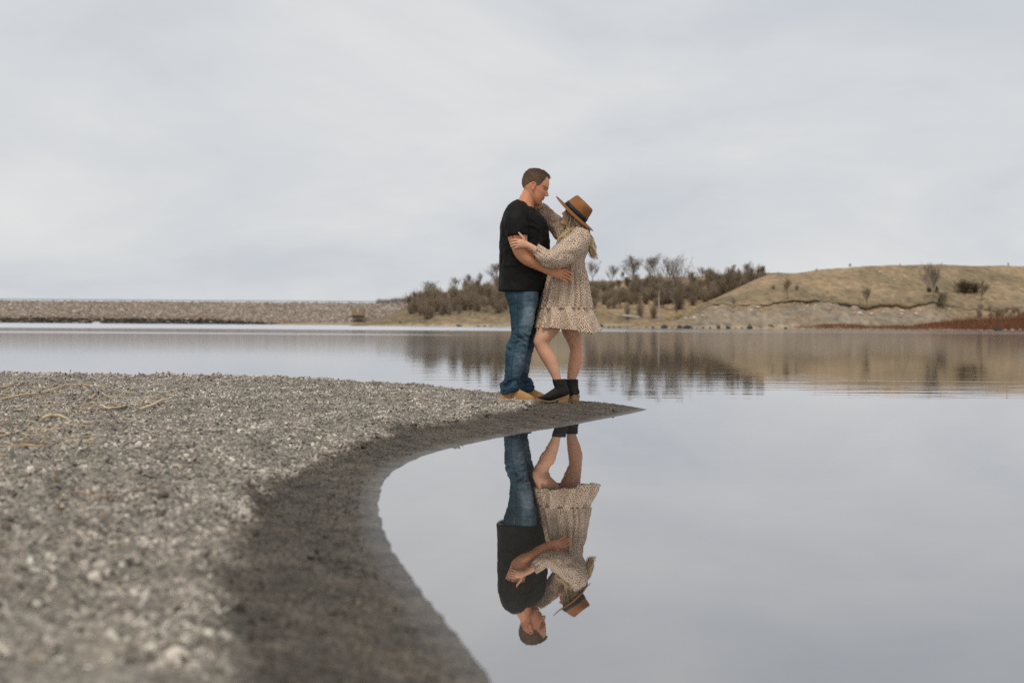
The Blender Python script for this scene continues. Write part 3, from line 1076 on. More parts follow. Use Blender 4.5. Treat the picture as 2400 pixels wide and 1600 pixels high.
def tree_meshes(key):
    kind, seed = key
    key = (kind, seed % {'tall': 5, 'small': 4, 'shrub': 4, 'bud': 3}.get(kind, 3))
    if key not in TREE_MESH:
        kind, seed = key
        if kind == 'tall':
            a, b = grow(seed, 1.0 * 10, 5, spread=0.68, fork=0.16, kids=(14, 7, 5, 4), up=0.30, trunk=0.022, twig=0.026)
            mats = (M_BARK, M_TWIG)
        elif kind == 'wide':
            a, b = grow(seed, 1.0 * 10, 5, spread=0.74, fork=0.14, kids=(17, 6, 5, 3), up=0.22, trunk=0.026, twig=0.026)
            mats = (M_BARK, M_TWIG)
        elif kind == 'small':
            a, b = grow(seed, 1.0 * 10, 5, spread=0.66, fork=0.16, kids=(14, 7, 5, 3), up=0.36, trunk=0.026, twig=0.05)
            mats = (M_BARK, M_BUD)
        elif kind == 'shrub':
            a, b = shrub(seed, 6.4, 3.2, 44, twig=0.025)
            mats = (M_BARK, M_TWIG2)
        elif kind == 'bud':
            a, b = shrub(seed, 5, 2.6, 30, leaf=1, twig=0.04)
            mats = (M_BARK, M_BUD)
        elif kind == 'green':
            a, b = shrub(seed, 5, 2.6, 26, leaf=4, twig=0.035)
            mats = (M_BARK, M_GREEN)
        elif kind == 'dark':
            a, b = shrub(seed, 5, 3.4, 36, leaf=3, twig=0.05)
            mats = (M_BARK, M_DARK)
        elif kind == 'juniper':
            a, b = juniper(seed, 5, 2.4)
            mats = (M_BARK, M_JUN)
        ma, mb = a.mesh('trunk', False), b.mesh('crown', False)
        ma.materials.append(mats[0])
        mb.materials.append(mats[1])
        hh = max(coords(mb)[:, 2].max(), 0.1)
        TREE_MESH[key] = (ma, mb, hh)
    return TREE_MESH[key]


def plant(name, key, base, height, width=1.0, label=None, cat='tree', group=None, rz=None, sink=0.15):
    ma, mb, hh = tree_meshes(key)
    s = height / hh
    o = bpy.data.objects.new(name, None)
    COL.objects.link(o)
    o.location = (base[0], base[1], base[2] - sink)
    o.scale = (s * width, s * width, s)
    o.rotation_euler = (0, 0, random.uniform(0, 6.28) if rz is None else rz)
    tag(o, label, cat, group)
    for nm, me in (('trunk', ma), ('crown', mb)):
        c = bpy.data.objects.new(nm, me)
        COL.objects.link(c)
        c.parent = o
    return o


def px2m(px, D):
    return px * D / FPX


# tall bare trees along the skyline: kind, seed, x, base row, top row, surface, width, label
TALL = [
    ('tall', 1, 1166, 668, 606, 'b', 1.4, 'tall bare tree on the skyline just behind the man in black'),
    ('tall', 2, 1388, 664, 606, 'b', 0.9, 'thin bare tree on the skyline right behind the woman'),
    ('tall', 3, 1430, 664, 617, 'b', 1.0, 'small bare tree on the skyline, first one clear of the woman'),
    ('tall', 4, 1458, 662, 634, 'b', 1.0, 'short stubby bare tree on the skyline left of a rounded taller one'),
    ('tall', 5, 1483, 662, 593, 'b', 1.6, 'bare tree with rounded open crown on the skyline above the thicket'),
    ('tall', 6, 1536, 664, 589, 'b', 1.25, 'bare tree with slim upright crown between two larger bare trees'),
    ('wide', 7, 1585, 732, 584, 'b', 0.8, 'largest dark bare tree in the ravine, tallest on the far bank'),
    ('tall', 8, 1640, 660, 622, 'b', 1.2, 'leaning bare tree on the skyline right of the largest bare tree'),
    ('small', 9, 1702, 690, 618, 'b', 1.0, 'bushy bare tree at the ravine edge, left of two slim ones'),
    ('small', 10, 1728, 688, 624, 'b', 0.8, 'slim dark bare tree at the ravine edge, middle of three'),
    ('tall', 11, 1756, 664, 607, 'b', 0.9, 'thin bare tree rising above the last thicket on the skyline'),
    ('tall', 12, 1008, 690, 650, 'b', 1.5, 'round-crowned bare tree above the left end of the thicket'),
    ('tall', 13, 1062, 682, 646, 'b', 1.1, 'bare tree with two tufts on the thicket skyline left of the man'),
    ('tall', 14, 1098, 678, 640, 'b', 1.2, 'bare tree on the thicket skyline midway to the man'),
    ('tall', 15, 1125, 674, 634, 'b', 0.8, 'pair-stemmed bare tree on the thicket skyline nearest the leaning tree behind the man'),
    ('small', 16, 2032, 720, 664, 'n', 1.0, 'lone bare vase-shaped tree standing on the eroded edge mid-slope'),
    ('tall', 17, 2187, 700, 609, 'n', 0.9, 'tall thin bare tree on the grassy hill breaking the skyline'),
    ('small', 18, 2300, 704, 652, 'n', 1.05, 'small dark tree with forked trunk right of the long dark shrub'),
    ('small', 19, 2219, 731, 672, 'n', 1.1, 'grey bare sapling in front of the lower dark juniper'),
    ('small', 20, 1846, 702, 644, 'n', 1.05, 'olive budding small tree on the left shoulder of the grassy hill'),
    ('small', 21, 1720, 722, 694, 'n', 0.6, 'tiny bare sapling growing at the eroded scarp'),
    ('small', 22, 972, 742, 694, 'b', 0.85, 'bare dark-stemmed tree leaning at the left end of the thicket'),
]
for kind, sd, px, yb, yt, surf, wd, lab in TALL:
    p = (nh if surf == 'n' else bh)(px, yb)
    plant('bare_tree', (kind, sd), p, px2m(yb - yt, p[1]), wd, lab, 'tree', 'bare trees on the far bank', rz=sd * 1.3)

# single shrubs that can be told apart
for key, px, yb, yt, surf, wd, lab, nm, cat in [
    (('green', 3), 1107, 706, 676, 'b', 0.85, 'yellow-green leafing bush glowing in the brown thicket', 'leafing_bush', 'bush'),
    (('dark', 1), 2258, 686, 648, 'n', 1.5, 'long dark olive shrub on the upper grassy hill', 'shrub', 'shrub'),
    (('dark', 2), 2284, 684, 650, 'n', 1.1, 'dark olive shrub touching the forked small tree', 'shrub', 'shrub'),
    (('juniper', 1), 2203, 720, 688, 'n', 0.95, 'larger dark green juniper low on the grassy hill', 'juniper', 'shrub'),
    (('juniper', 2), 2194, 686, 667, 'n', 0.9, 'smaller dark green juniper beside the tall thin bare tree', 'juniper', 'shrub'),
    (('dark', 3), 2176, 684, 668, 'n', 1.1, 'brown low shrub left of the small juniper', 'shrub', 'shrub'),
    (('bud', 4), 1811, 678, 662, 'n', 1.0, 'low dark shrub left of the olive budding tree', 'shrub', 'shrub'),
    (('bud', 5), 1866, 680, 664, 'n', 1.1, 'low olive shrub right of the olive budding tree', 'shrub', 'shrub'),
    (('green', 6), 1545, 664, 632, 'b', 0.7, 'pale olive bush on the skyline beside the slim upright tree', 'leafing_bush', 'bush'),
    (('bud', 7), 1500, 744, 690, 'b', 0.5, 'olive budding bush on the near bank left of the dead trunk', 'budding_bush', 'bush'),
    (('bud', 8), 1532, 746, 702, 'b', 0.8, 'grey-brown budding bush just behind the dead trunk', 'budding_bush', 'bush'),
    (('bud', 9), 1470, 748, 700, 'b', 0.4, 'slender dark bush above the white log', 'budding_bush', 'bush'),
    (('green', 10), 1014, 716, 668, 'b', 0.7, 'olive-green bush under the round-crowned tree at the thicket end', 'leafing_bush', 'bush'),
    (('bud', 11), 1000, 748, 700, 'b', 0.9, 'greenish bush at the foot of the thicket left end', 'budding_bush', 'bush'),
]:
    p = (nh if surf == 'n' else bh)(px, yb)
    plant(nm, key, p, px2m(yb - yt, p[1]), wd, lab, cat)

# the thicket: shrubs crowded on the bank
r_ = np.random.default_rng(3)


def thicket(n, xlo, xhi, ytop, ybot, hpx, label, group, kinds):
    for k in range(n):
        px = r_.uniform(xlo, xhi)
        f = r_.uniform(0, 1)
        yb = np.interp(px, *ytop) * (1 - f) + np.interp(px, *ybot) * f
        p = bh(px, yb)
        key = kinds[r_.integers(0, len(kinds))]
        plant('thicket_shrub', key, p, px2m(r_.uniform(*hpx) * (1.22 if key[0] == 'small' else 1.0), p[1]), r_.uniform(0.8, 1.2), label, 'shrub', group)


SHR = [('shrub', 1), ('shrub', 2), ('shrub', 3), ('shrub', 5), ('bud', 22), ('bud', 21), ('shrub', 4), ('small', 31), ('small', 32), ('small', 31)]
thicket(160, 960, 1240, ([960, 1000, 1060, 1110, 1180, 1240], [728, 706, 694, 684, 674, 672]), ([960, 1000, 1100, 1180, 1240], [738, 745, 733, 738, 738]), (24, 50),
        'brown leafless shrub crowded in the thicket left of the couple', 'thicket left of the couple', SHR)
thicket(115, 1370, 1560, ([1370, 1400, 1440, 1500, 1560], [680, 680, 678, 676, 680]), ([1370, 1420, 1460, 1500, 1560], [738, 732, 724, 712, 722]), (22, 42),
        'brown leafless shrub crowded in the thicket right of the woman', 'thicket right of the woman', SHR)
thicket(125, 1555, 1788, ([1555, 1640, 1700, 1788], [690, 676, 672, 664]), ([1555, 1600, 1640, 1700, 1788], [730, 726, 714, 694, 668]), (24, 48),
        'brown leafless shrub crowded in the ravine behind the grassy hill', 'thicket in the ravine', SHR)
for k in range(16):
    px = np.linspace(884, 958, 16)[k] + r_.uniform(-3, 3)
    p = at(px, 712, 850)
    p[2] = zpx(400, 707, 836) - 1.0
    plant('crest_shrub', SHR[k % 3], p, px2m(r_.uniform(12, 20) + 8 * (k > 6), 850), 1.3, 'low brown shrub on the skyline at the right end of the dam', 'shrub', 'shrubs beyond the dam end')
for k, (px, yb, hp_) in enumerate([(1990, 630, 15), (2107, 625, 9), (2362, 627, 13), (1822, 643, 8), (1912, 638, 11)]):
    p = nh(px, yb)
    plant('sprout', ('tall', 2 + k % 3), p, px2m(hp_, p[1]), 0.8, 'faint bare sapling on the bald hill skyline', 'sapling', 'saplings on the hill skyline')
for k in range(22):
    px = r_.uniform(2290, 2420)
    p = nh(px, r_.uniform(728, 746))
    plant('grey_shrub', SHR[k % 5], p, px2m(r_.uniform(14, 26), p[1]), 0.9, 'grey-brown shrub behind the rust-red brush at the right edge', 'shrub', 'grey shrubs at the right edge')


def dead_wood(name, pts, rad, label, cat, mat):
    g = Geo()
    g.tube(pts, rad, n=8, sub=3, ref=(0.2, 0.9, 0.1))
    me = g.mesh(name)
    c = np.array(pts[0])
    V = coords(me) - c
    put_coords(me, V)
    o = link(name, me, mat, label=label, cat=cat)
    o.location = c
    return o


p = bh(1545, 755)
k = p[1] / FPX
t = empty('dead_tree', p, 'pale dead standing trunk on the far shore, bark gone', 'tree')
g = Geo()
g.tube([p + np.array([0, 0, -0.3]), p + np.array([0.1, 0, 20 * k]), p + np.array([-0.2, 0, 45 * k]), p + np.array([0, 0, 74 * k])], [0.42, 0.28, 0.2, 0.08], n=8, sub=3, ref=(0.2, 0.9, 0.1))
link('trunk', g.mesh('trunk'), M_PALE, t)
g = Geo()
for q in range(9):
    z = r_.uniform(28, 72) * k
    a = r_.uniform(0, 6.28)
    e = np.array([math.cos(a), math.sin(a), 0.5]) * r_.uniform(0.6, 1.8)
    g.tube([p + np.array([0, 0, z]), p + np.array([0, 0, z]) + e], [0.07, 0.03], n=4, sub=1)
link('branch_stubs', g.mesh('branch_stubs'), M_BARK, t)
a, b = bh(1458, 743), bh(1500, 748)
dead_wood('log', [a + [0, -2, .5], (a + b) / 2 + [0, -2.5, .55], b + [0, -2, .45]], [0.45, 0.42, 0.3], 'bleached fallen log lying on the far shore right of the woman', 'log', M_PALE)
a = bh(1106, 744)
dead_wood('stump', [a + [0, -1, -.2], a + [0.1, -1, .6], a + [0.3, -1, 1.7]], [0.28, 0.22, 0.15], 'white snapped stump at the foot of the thicket left of the man', 'stump', M_PALE)
a = nh(2402, 738)
dead_wood('leaning_trunk', [a, a + [-0.9, 0, 3.4], a + [-1.9, 0, 7.3]], [0.28, 0.22, 0.12], 'pale bare leaning trunk at the right edge of the picture', 'trunk', M_PALE)
a, b = bh(1527, 757), bh(1553, 757)
dead_wood('root_plate', [a + [0, -1.5, .3], (a + b) / 2 + [0, -1.8, .5], b + [0, -1.5, .3]], [0.2, 0.35, 0.2], 'dark driftwood log lying across the foot of the dead trunk', 'log', M_BARK)

# rocks of the far shore
ROCK_MATS = [two_tone('dark_rock', (0.035, 0.032, 0.030), (0.085, 0.075, 0.068), 1.5), two_tone('pale_rock', (0.48, 0.44, 0.38), (0.66, 0.60, 0.54), 1.5),
             two_tone('pink_rock', (0.34, 0.23, 0.18), (0.46, 0.33, 0.26), 1.5)]


def rock_mesh(seed):
    r = np.random.default_rng(seed)
    V, F = ICO_V, ICO_F
    mid, nV, nF = {}, list(V), []
    for a, b, c in F:
        idx = []
        for u, v in ((a, b), (b, c), (c, a)):
            key = (min(u, v), max(u, v))
            if key not in mid:
                m = (V[u] + V[v]) / 2
                mid[key] = len(nV)
                nV.append(m / np.linalg.norm(m))
            idx.append(mid[key])
        nF += [(a, idx[0], idx[2]), (b, idx[1], idx[0]), (c, idx[2], idx[1]), tuple(idx)]
    V = np.array(nV) * (1 + 0.28 * vnoise(np.array(nV) * 1.3 + seed * 7, seed))[:, None] * (1 + 0.1 * r.normal(0, 1, (len(nV), 1)))
    V *= np.array([1.0, 0.8, 0.65])
    g = Geo()
    g.poly(V, nF)
    return g.mesh('rock', False)


ROCKS = [[None] * 3 for _ in range(4)]
for i in range(4):
    b0 = rock_mesh(i + 1)
    for j in range(3):
        m_ = b0.copy()
        m_.materials.append(ROCK_MATS[j])
        ROCKS[i][j] = m_


def rock(p, wpx, mat, label, group, hs=1.0, name='rock'):
    o = bpy.data.objects.new(name, ROCKS[random.randrange(4)][mat])
    COL.objects.link(o)
    s = px2m(wpx, p[1]) / 2
    o.location = (p[0], p[1], p[2] + s * 0.25)
    o.scale = (s, s, s * hs)
    o.rotation_euler = (0, 0, random.uniform(0, 6.28))
    tag(o, label, 'rock', group)
    return o


for px, w_, hs, lab in [(1407, 16, 1, 'dark boulder at the waterline touching the dress hem in view'), (1557, 17, .9, 'low black boulder at the waterline under the dead trunk'),
                        (1592, 12, 1.3, 'dark boulder perched on others right of the dead trunk'), (1609, 20, .6, 'long flat dark boulder at the waterline'),
                        (1684, 10, 1.2, 'round black boulder with straw grass above it'), (1706, 12, 1, 'black boulder second from the tallest one'),
                        (1757, 13, 1.7, 'tallest black boulder standing at the waterline'), (1841, 9, .8, 'small black boulder at the left end of the rust-red brush'),
                        (938, 9, 1, 'dark boulder on the sandy bank near the dam end'), (1075, 14, .5, 'flat dark boulder at the waterline left of the man'),
                        (2335, 14, .6, 'first dark flat rock at the right-hand waterline')]:
    p = (nh if px > 1400 else bh)(px, horizon(px) + 4.0)
    if px == 938:
        p = bh(px, 757)
    rock(p, w_, 0, lab, 'dark boulders of the far shore', hs, 'boulder')
for px in (1426, 1438, 1451, 1470, 1515, 1530, 1575, 1622, 1633, 1648, 1664, 1724, 1738, 1120, 1136, 1150):
    p = (nh if px > 1400 else bh)(px, horizon(px) + 4.3)
    rock(p, r_.uniform(5, 9), 0, 'small dark rock in the row along the far waterline', 'small dark waterline rocks', 0.9)
for k in range(9):
    px = 2345 + k * 9
    rock(nh(px, horizon(px) + 4.2), r_.uniform(6, 10), k % 2, 'flat shore rock in the row at the right-hand waterline', 'rocks at the right-hand waterline', 0.6)
for k in range(46):
    px = r_.uniform(1600, 2260)
    f = r_.uniform(0.1, 0.95)
    p = nh(px, np.interp(px, NS[:, 0], NS[:, 1]) + 5 + f * 22 * min(1, (px - 1500) / 300))
    rock(p, r_.uniform(5, 12), 1 + (r_.uniform() < 0.45), 'pale rock scattered on the eroded clay slope below the scarp', 'rocks on the clay slope', 0.8)
rock(nh(2062, 639), 9, 1, 'single white rock high on the grassy hill', None, 0.7)
rock(nh(2095, 656), 6, 1, 'grey rock below the white one on the grassy hill', None, 0.7)


def tussock_mesh(seed, n=260):
    r = np.random.default_rng(seed)
    g = Geo()
    for k in range(n):
        a, o = r.uniform(0, 6.28), r.uniform(0, 1) ** 0.5
        b = np.array([math.cos(a) * o * 0.5, math.sin(a) * o * 0.5, 0])
        t = b * r.uniform(1.2, 2.2) + np.array([0, 0, r.uniform(0.5, 1.0) * (1 - 0.4 * o)])
        s = np.array([-math.sin(a), math.cos(a), 0]) * 0.035
        g.poly([b - s, b + s, t], [(0, 1, 2)])
    return g.mesh('grass_tussock', False)


TUS = tussock_mesh(2)
TUS.materials.append(two_tone('straw', (0.42, 0.28, 0.12), (0.52, 0.37, 0.18), 2))
for px, py, w_ in [(1413, 738, 10), (1560, 764, 10), (1568, 750, 16), (1585, 745, 14), (1596, 741, 12), (1684, 764, 9), (1782, 767, 10), (1806, 764, 14), (1812, 767, 9), (985, 741, 9)]:
    o = bpy.data.objects.new('grass_tussock', TUS)
    COL.objects.link(o)
    p = (nh if px > 1570 else bh)(px, py)
    o.location = p
    s = px2m(w_, p[1]) / 1.6
    o.scale = (s, s, s * 0.9)
    tag(o, 'straw-yellow grass tussock on the far shore', 'grass', 'straw tussocks on the far shore')


def brush():
    """rust-red willow brush along the right shore"""
    r = np.random.default_rng(12)
    n = 15000
    px = 1850 + (2460 - 1850) * r.power(1.35, n)
    top = np.interp(px, [1850, 1900, 1960, 2060, 2120, 2180, 2240, 2300, 2400, 2460], [3, 6, 10, 7, 8, 12, 18, 24, 34, 36])
    D = 415.3 + 5 * r.uniform(0, 1, n) * np.clip(top / 14, 0.3, 1.6)
    dens = fbm(np.column_stack([px * 0.03, D * 0.3, np.zeros(n)]), 3, 4)
    h = 1.2 * top * r.uniform(0.35, 1.0, n) * D / FPX * (0.8 + 0.5 * dens) * np.where(D < 420, 0.75, 1.0)
    X = (px - 1200) / FPX * D
    ci = np.clip(((px - 1380) / 4).astype(int), 0, len(NEAR_P) - 1)
    z0 = np.array([np.interp(d_, NEAR_P[i_, 1:12, 1], NEAR_P[i_, 1:12, 2]) for d_, i_ in zip(D, ci)])
    b = np.column_stack([X, D, z0 - 0.1])
    t = b + np.column_stack([r.normal(0, 0.35, n) * h, r.normal(0, 0.3, n) * h, h])
    w = 0.05
    s = np.column_stack([np.full(n, w), r.normal(0, w * 0.5, n), np.zeros(n)])
    V = np.stack([b - s, b + s, t], 1).reshape(-1, 3)
    me = raw_mesh('rust_brush', V, np.arange(3 * n), np.full(n, 3), False)
    C = np.array([[0.235, 0.098, 0.052]]) * r.uniform(0.6, 1.35, n)[:, None]
    C[r.uniform(0, 1, n) < 0.22] = (0.20, 0.13, 0.09)
    set_col(me, np.repeat(C, 3, 0))
    link('rust_brush', me, attr_mat('willow_brush', 0.9, 0.1).m, label='rust-red brush growing along the right-hand shore', cat='brush', kind='stuff')


brush()

# ------------------------------------------------------------------ driftwood sticks on the spit
M_STRAW = two_tone('bleached_stick', (0.54, 0.385, 0.215), (0.68, 0.51, 0.32), 60)
M_RED = two_tone('reddish_twig', (0.22, 0.10, 0.05), (0.33, 0.17, 0.09), 60)
M_DRIFT = two_tone('driftwood', (0.54, 0.42, 0.28), (0.70, 0.56, 0.40), 40, bump=0.3, bscale=200, bdist=0.002)
M_DKTWIG = two_tone('dark_twig', (0.06, 0.045, 0.035), (0.12, 0.09, 0.07), 60)
STICKS = [
    ([(-20, 946), (51, 939), (102, 928), (153, 913), (204, 907), (258, 911)], .008, M_STRAW, 'long pale curved stick running in from the left edge of the spit'),
    ([(-12, 924), (24, 918)], .009, M_STRAW, 'short pale stick end at the far left edge of the spit'),
    ([(0, 916), (38, 912), (84, 912)], .004, M_RED, 'thin reddish twig at the left edge behind the long pale stick'),
    ([(204, 936), (230, 931), (255, 936), (301, 940)], .007, M_STRAW, 'straw-coloured bent stalk above the forked stick'),
    ([(240, 964), (256, 956), (293, 953), (327, 947), (347, 942)], .009, M_DRIFT, 'pale forked stick in the middle of the twig scatter'),
    ([(331, 965), (357, 963), (380, 956), (401, 951)], .013, M_DRIFT, 'thick bleached driftwood piece right of the forked stick'),
    ([(102, 994), (122, 987), (143, 986), (163, 996)], .013, M_DRIFT, 'thick bent driftwood piece left of the twig scatter'),
    ([(95, 978), (150, 976), (196, 979)], .003, M_STRAW, 'thin straw lying behind the thick bent driftwood'),
    ([(-10, 1028), (38, 1024), (77, 1027), (128, 1023)], .005, M_STRAW, 'long straw stalk at the left edge below the driftwood'),
    ([(416, 902), (485, 899), (574, 897)], .0055, M_RED, 'long straight reddish twig near the far side of the spit'),
    ([(301, 915), (331, 902), (353, 893)], .006, M_RED, 'short reddish twig pointing up at the far side of the spit'),
    ([(400, 924), (454, 912)], .005, M_RED, 'short brown twig below the long reddish twig'),
    ([(-10, 1070), (16, 1069)], .006, M_STRAW, 'straw stub at the left edge, lowest of the stalks'),
    ([(31, 972), (71, 970)], .006, M_DKTWIG, 'dark brown twig near the left edge of the spit'),
    ([(170, 1188), (250, 1172), (330, 1158), (420, 1146)], .0022, M_RED, 'blurred thin reddish twig lying across the near gravel'),
    ([(130, 922), (160, 918)], .006, M_DRIFT, 'small bleached chip of wood on the long pale stick'),
]
for pts, rad, mat, lab in STICKS:
    rad = rad * (0.8 if mat is M_DRIFT else 0.9)
    W3 = np.array([G(x, y) for x, y in pts])
    W3[:, 2] = np.polyval(np.polyfit(np.arange(len(W3)), W3[:, 2], 1), np.arange(len(W3))) + rad * 1.1 + 0.014
    W3 = list(W3)
    n = len(W3)
    rr = [rad * (1.0 - 0.45 * i / max(n - 1, 1)) for i in range(n)]
    rr[-1] *= 0.6
    name = 'driftwood' if mat is M_DRIFT else ('stick' if rad > .0065 else 'twig')
    g = Geo()
    g.tube(W3, rr, n=7, sub=5, ref=(0.2, 0.3, 0.9))
    me = g.mesh(name)
    V = coords(me)
    V += (fbm(V * 25, 3, 5) * rad * 0.6)[:, None] * np.array([0.3, 0.3, 1])
    c = W3[0]
    put_coords(me, V - c)
    o = link(name, me, mat, label=lab, cat='stick')
    o.location = c
    if 'forked' in lab:
        g = Geo()
        q = [G(x, y) + np.array([0, 0, 0.022]) for x, y in [(260, 954), (268, 960), (288, 964), (298, 958), (296, 953)]]
        g.tube(q, [.006, .006, .006, .006, .004], n=6, sub=4, ref=(0.2, 0.3, 0.9))
        link('side_branch', g.mesh('side_branch'), mat, o)

r5 = np.random.default_rng(44)
for k in range(44):
    x0, y0 = 5 + 430 * r5.power(0.8), r5.uniform(893, 1060)
    x0 = x0 * (1 - 0.5 * (y0 - 893) / 170)
    a = G(x0, y0)
    az = r5.normal(0, 0.5) + (math.pi if r5.uniform() < .5 else 0)
    L = r5.uniform(.06, .30)
    bend = r5.normal(0, .15)
    pts = []
    for t in np.linspace(0, 1, 5):
        q = a + np.array([math.cos(az + bend * t), math.sin(az + bend * t), 0]) * L * t
        pts.append(q)
    z1_ = zt(pts[-1][0], pts[-1][1])
    for t, q in zip(np.linspace(0, 1, 5), pts):
        q[2] = a[2] * (1 - t) + z1_ * t + 0.014
    g = Geo()
    g.tube(pts, [.0024, .0023, .0021, .0018, .0009], n=5, sub=2, ref=(0.2, 0.3, 0.9))
    me = g.mesh('straw')
    put_coords(me, coords(me) - a)
    o = link('straw', me, M_STRAW if k % 4 else M_RED, label='thin straw or twig scattered among the driftwood on the left gravel', cat='straw', group='thin straws on the left gravel')
    o.location = a

# ------------------------------------------------------------------ people


def frame(fwd, up, left, origin_px, yd, H):
    """canonical head space (x forward, y left, z up, units of head height, chin tip at .32,0,0) to world"""
    R = np.column_stack([fwd, left, up])
    o = W(*origin_px, yd) - R @ (np.array([0.32, 0, 0]) * H)
    return R, o, H


HEAD = np.array([  # z, front, back, half width
    (0.000, .33, .20, .055), (0.03, .362, .10, .125), (0.08, .376, -.02, .175), (0.15, .370, -.11, .213), (0.22, .380, -.19, .240), (0.30, .388, -.27, .262),
    (0.38, .388, -.335, .282), (0.45, .388, -.38, .297), (0.52, .386, -.41, .306), (0.60, .402, -.425, .312), (0.70, .392, -.425, .316), (0.80, .362, -.40, .302),
    (0.88, .312, -.35, .270), (0.94, .235, -.275, .215), (0.98, .135, -.18, .140), (1.0, .03, -.07, .055)])


def gs(x, c, s):
    return np.exp(-((x - c) / s) ** 2)


def head_grid(female=False, n=56, m=64):
    Q = cr(HEAD, 5)
    zz = np.interp(np.linspace(0, 1, m), np.linspace(0, 1, len(Q)), Q[:, 0])
    fr, bk, hw = [np.interp(zz, Q[:, 0], Q[:, i]) for i in (1, 2, 3)]
    if not female:
        hw = hw * (1 + .10 * gs(zz, .18, .16))
    if female:
        hw = hw * 0.94
    th = np.linspace(0, 2 * np.pi, n, endpoint=False)
    c, s = np.cos(th), np.sin(th)
    e = 2.25
    cc = np.sign(c) * np.abs(c) ** (2 / e)
    ss = np.sign(s) * np.abs(s) ** (2 / e)
    X = (fr + bk)[:, None] / 2 + (fr - bk)[:, None] / 2 * cc
    Y = hw[:, None] * ss
    Z = np.repeat(zz[:, None], n, 1)
    f = sstep(0.1, 0.5, c)[None]
    ay = np.abs(Y)
    nk = 0.82 if female else 1.0
    nose = np.interp(Z, [.33, .342, .355, .372, .395, .44, .50, .56, .6], [0, .025, .082, .112, .112, .080, .042, .014, 0]) * nk
    sig = np.interp(Z, [.34, .37, .42, .5, .56], [.058, .062, .045, .034, .034])
    X = X + f * nose * np.exp(-(Y / sig) ** 2)
    X = X + f * .03 * gs(ay, .062, .028) * gs(Z, .368, .022) * nk
    X = X - f * .040 * gs(ay, .135, .062) * gs(Z, .528, .036)
    X = X + f * (.006 if female else .020) * gs(ay, .10, .10) * gs(Z, .588, .026)
    X = X + f * .018 * gs(ay, .19, .08) * gs(Z, .42, .07)
    X = X + f * .026 * gs(Y, 0, .085) * (gs(Z, .272, .017) + 0.95 * gs(Z, .226, .018))
    X = X - f * .020 * gs(Y, 0, .10) * gs(Z, .249, .008)
    X = X - f * .016 * gs(Y, 0, .12) * gs(Z, .178, .022)
    X = X + f * .020 * gs(Y, 0, .10) * gs(Z, .095, .045)
    return np.stack([X, Y, Z], -1), c, s


def add_head(g, fr, female=False):
    R, o, H = fr
    P, _, _ = head_grid(female)
    tr = lambda p: (np.asarray(p) * H) @ R.T + o
    g.grid(tr(P))
    for sy in (-1, 1):
        g.sphere(tr((.322, sy * .135, .525)), (.046 * H, .056 * H, .040 * H), R, 14, 9)
        # ear: rim and lobe around a thin plate
        ear = [(.035, .50), (.03, .565), (-.02, .60), (-.075, .585), (-.09, .52), (-.065, .44), (-.025, .385), (.01, .40), (.02, .44)]
        y0 = .315 if not female else .29
        g.tube([tr((x, sy * (y0 + .030 - .25 * min(x, 0) * .5), z)) for x, z in ear], [.014 * H, .019 * H, .021 * H, .022 * H, .022 * H, .021 * H, .022 * H, .02 * H, .014 * H], n=8, sub=3)
        g.sphere(tr((-.022, sy * (y0 + .012), .495)), (.062 * H, .022 * H, .098 * H), R, 12, 8)
    return tr


def skin_paint(V, fr, base, lips, brow, flush, stubble=0.0, female=False):
    """skin tones: own colours of lips, brows, cheeks, eye line"""
    R, o, H = fr
    q = (V - o) @ R / H
    x, y, z = q[:, 0], q[:, 1], q[:, 2]
    ay = np.abs(y)
    C = np.repeat(np.array([base]), len(V), 0)
    n = fbm(V * 60, 3, 3)[:, None]
    C = C * (1 + 0.14 * n) * (1 + np.array([.10, -.10, -.14]) * np.clip(fbm(V * 14, 3, 13), -.6, .6)[:, None])
    inh = ((x > -.5) & (x < .6) & (z > -.02) & (z < 1.02) & (ay < .45))

    def put(mask, col):
        nonlocal C
        m = np.clip(mask * inh, 0, 1)[:, None]
        C = C * (1 - m) + np.array(col) * m
    ck = gs(ay, .24, .10) * gs(z, .38, .11) * (x > 0)
    put(ck * 0.75, flush)
    put(gs(y, 0, .05) * gs(z, .38, .04) * (x > .43) * 0.6, flush)
    put(((ay > .27) & (x < .06) & (x > -.12) & (z > .37) & (z < .62)) * 0.55, flush)
    if stubble:
        put(sstep(.34, .22, z) * (x > -.05) * stubble * 0.6, (base[0] * .66, base[1] * .60, base[2] * .58))
    put(gs(y, 0, .095) * gs(z, .250, .036) * (x > .35) * 0.85, lips)
    put(gs(y, 0, .09) * gs(z, .249, .007) * (x > .33) * 0.8, np.array(lips) * 0.35)
    put(sstep(.16, .10, np.abs(ay - .125)) * gs(z, .588 - .25 * (ay - .12) ** 2, .020) * (x > .2) * 0.85, brow)
    put(sstep(.085, .06, np.abs(ay - .135)) * gs(z, .516, .017) * (x > .22) * 0.97, (0.02, 0.014, 0.01))
    return np.clip(C, 0.005, 1)


def skin_mat(name):
    m = attr_mat(name, 0.5, 0.4, 0.06, 90, 0.12, 0.003)
    m.b.inputs['Subsurface Weight'].default_value = 0.12
    m.b.inputs['Subsurface Radius'].default_value = (0.012, 0.005, 0.003)
    m.b.inputs['Subsurface Scale'].default_value = 0.6
    return m.m


def folds(V, N, amp, k, warp=0.6, seed=0, mask=1.0, sharp=1.0):
    """creases of cloth: ridged noise along the normals"""
    n = fbm(V * np.array(k) + warp * fbm(V * 6, 2, seed + 3)[:, None], 3, seed)
    r = 1 - np.abs(n) * 3.2
    r = np.sign(r) * np.abs(r) ** sharp
    return V + N * (amp * r * mask)[:, None]


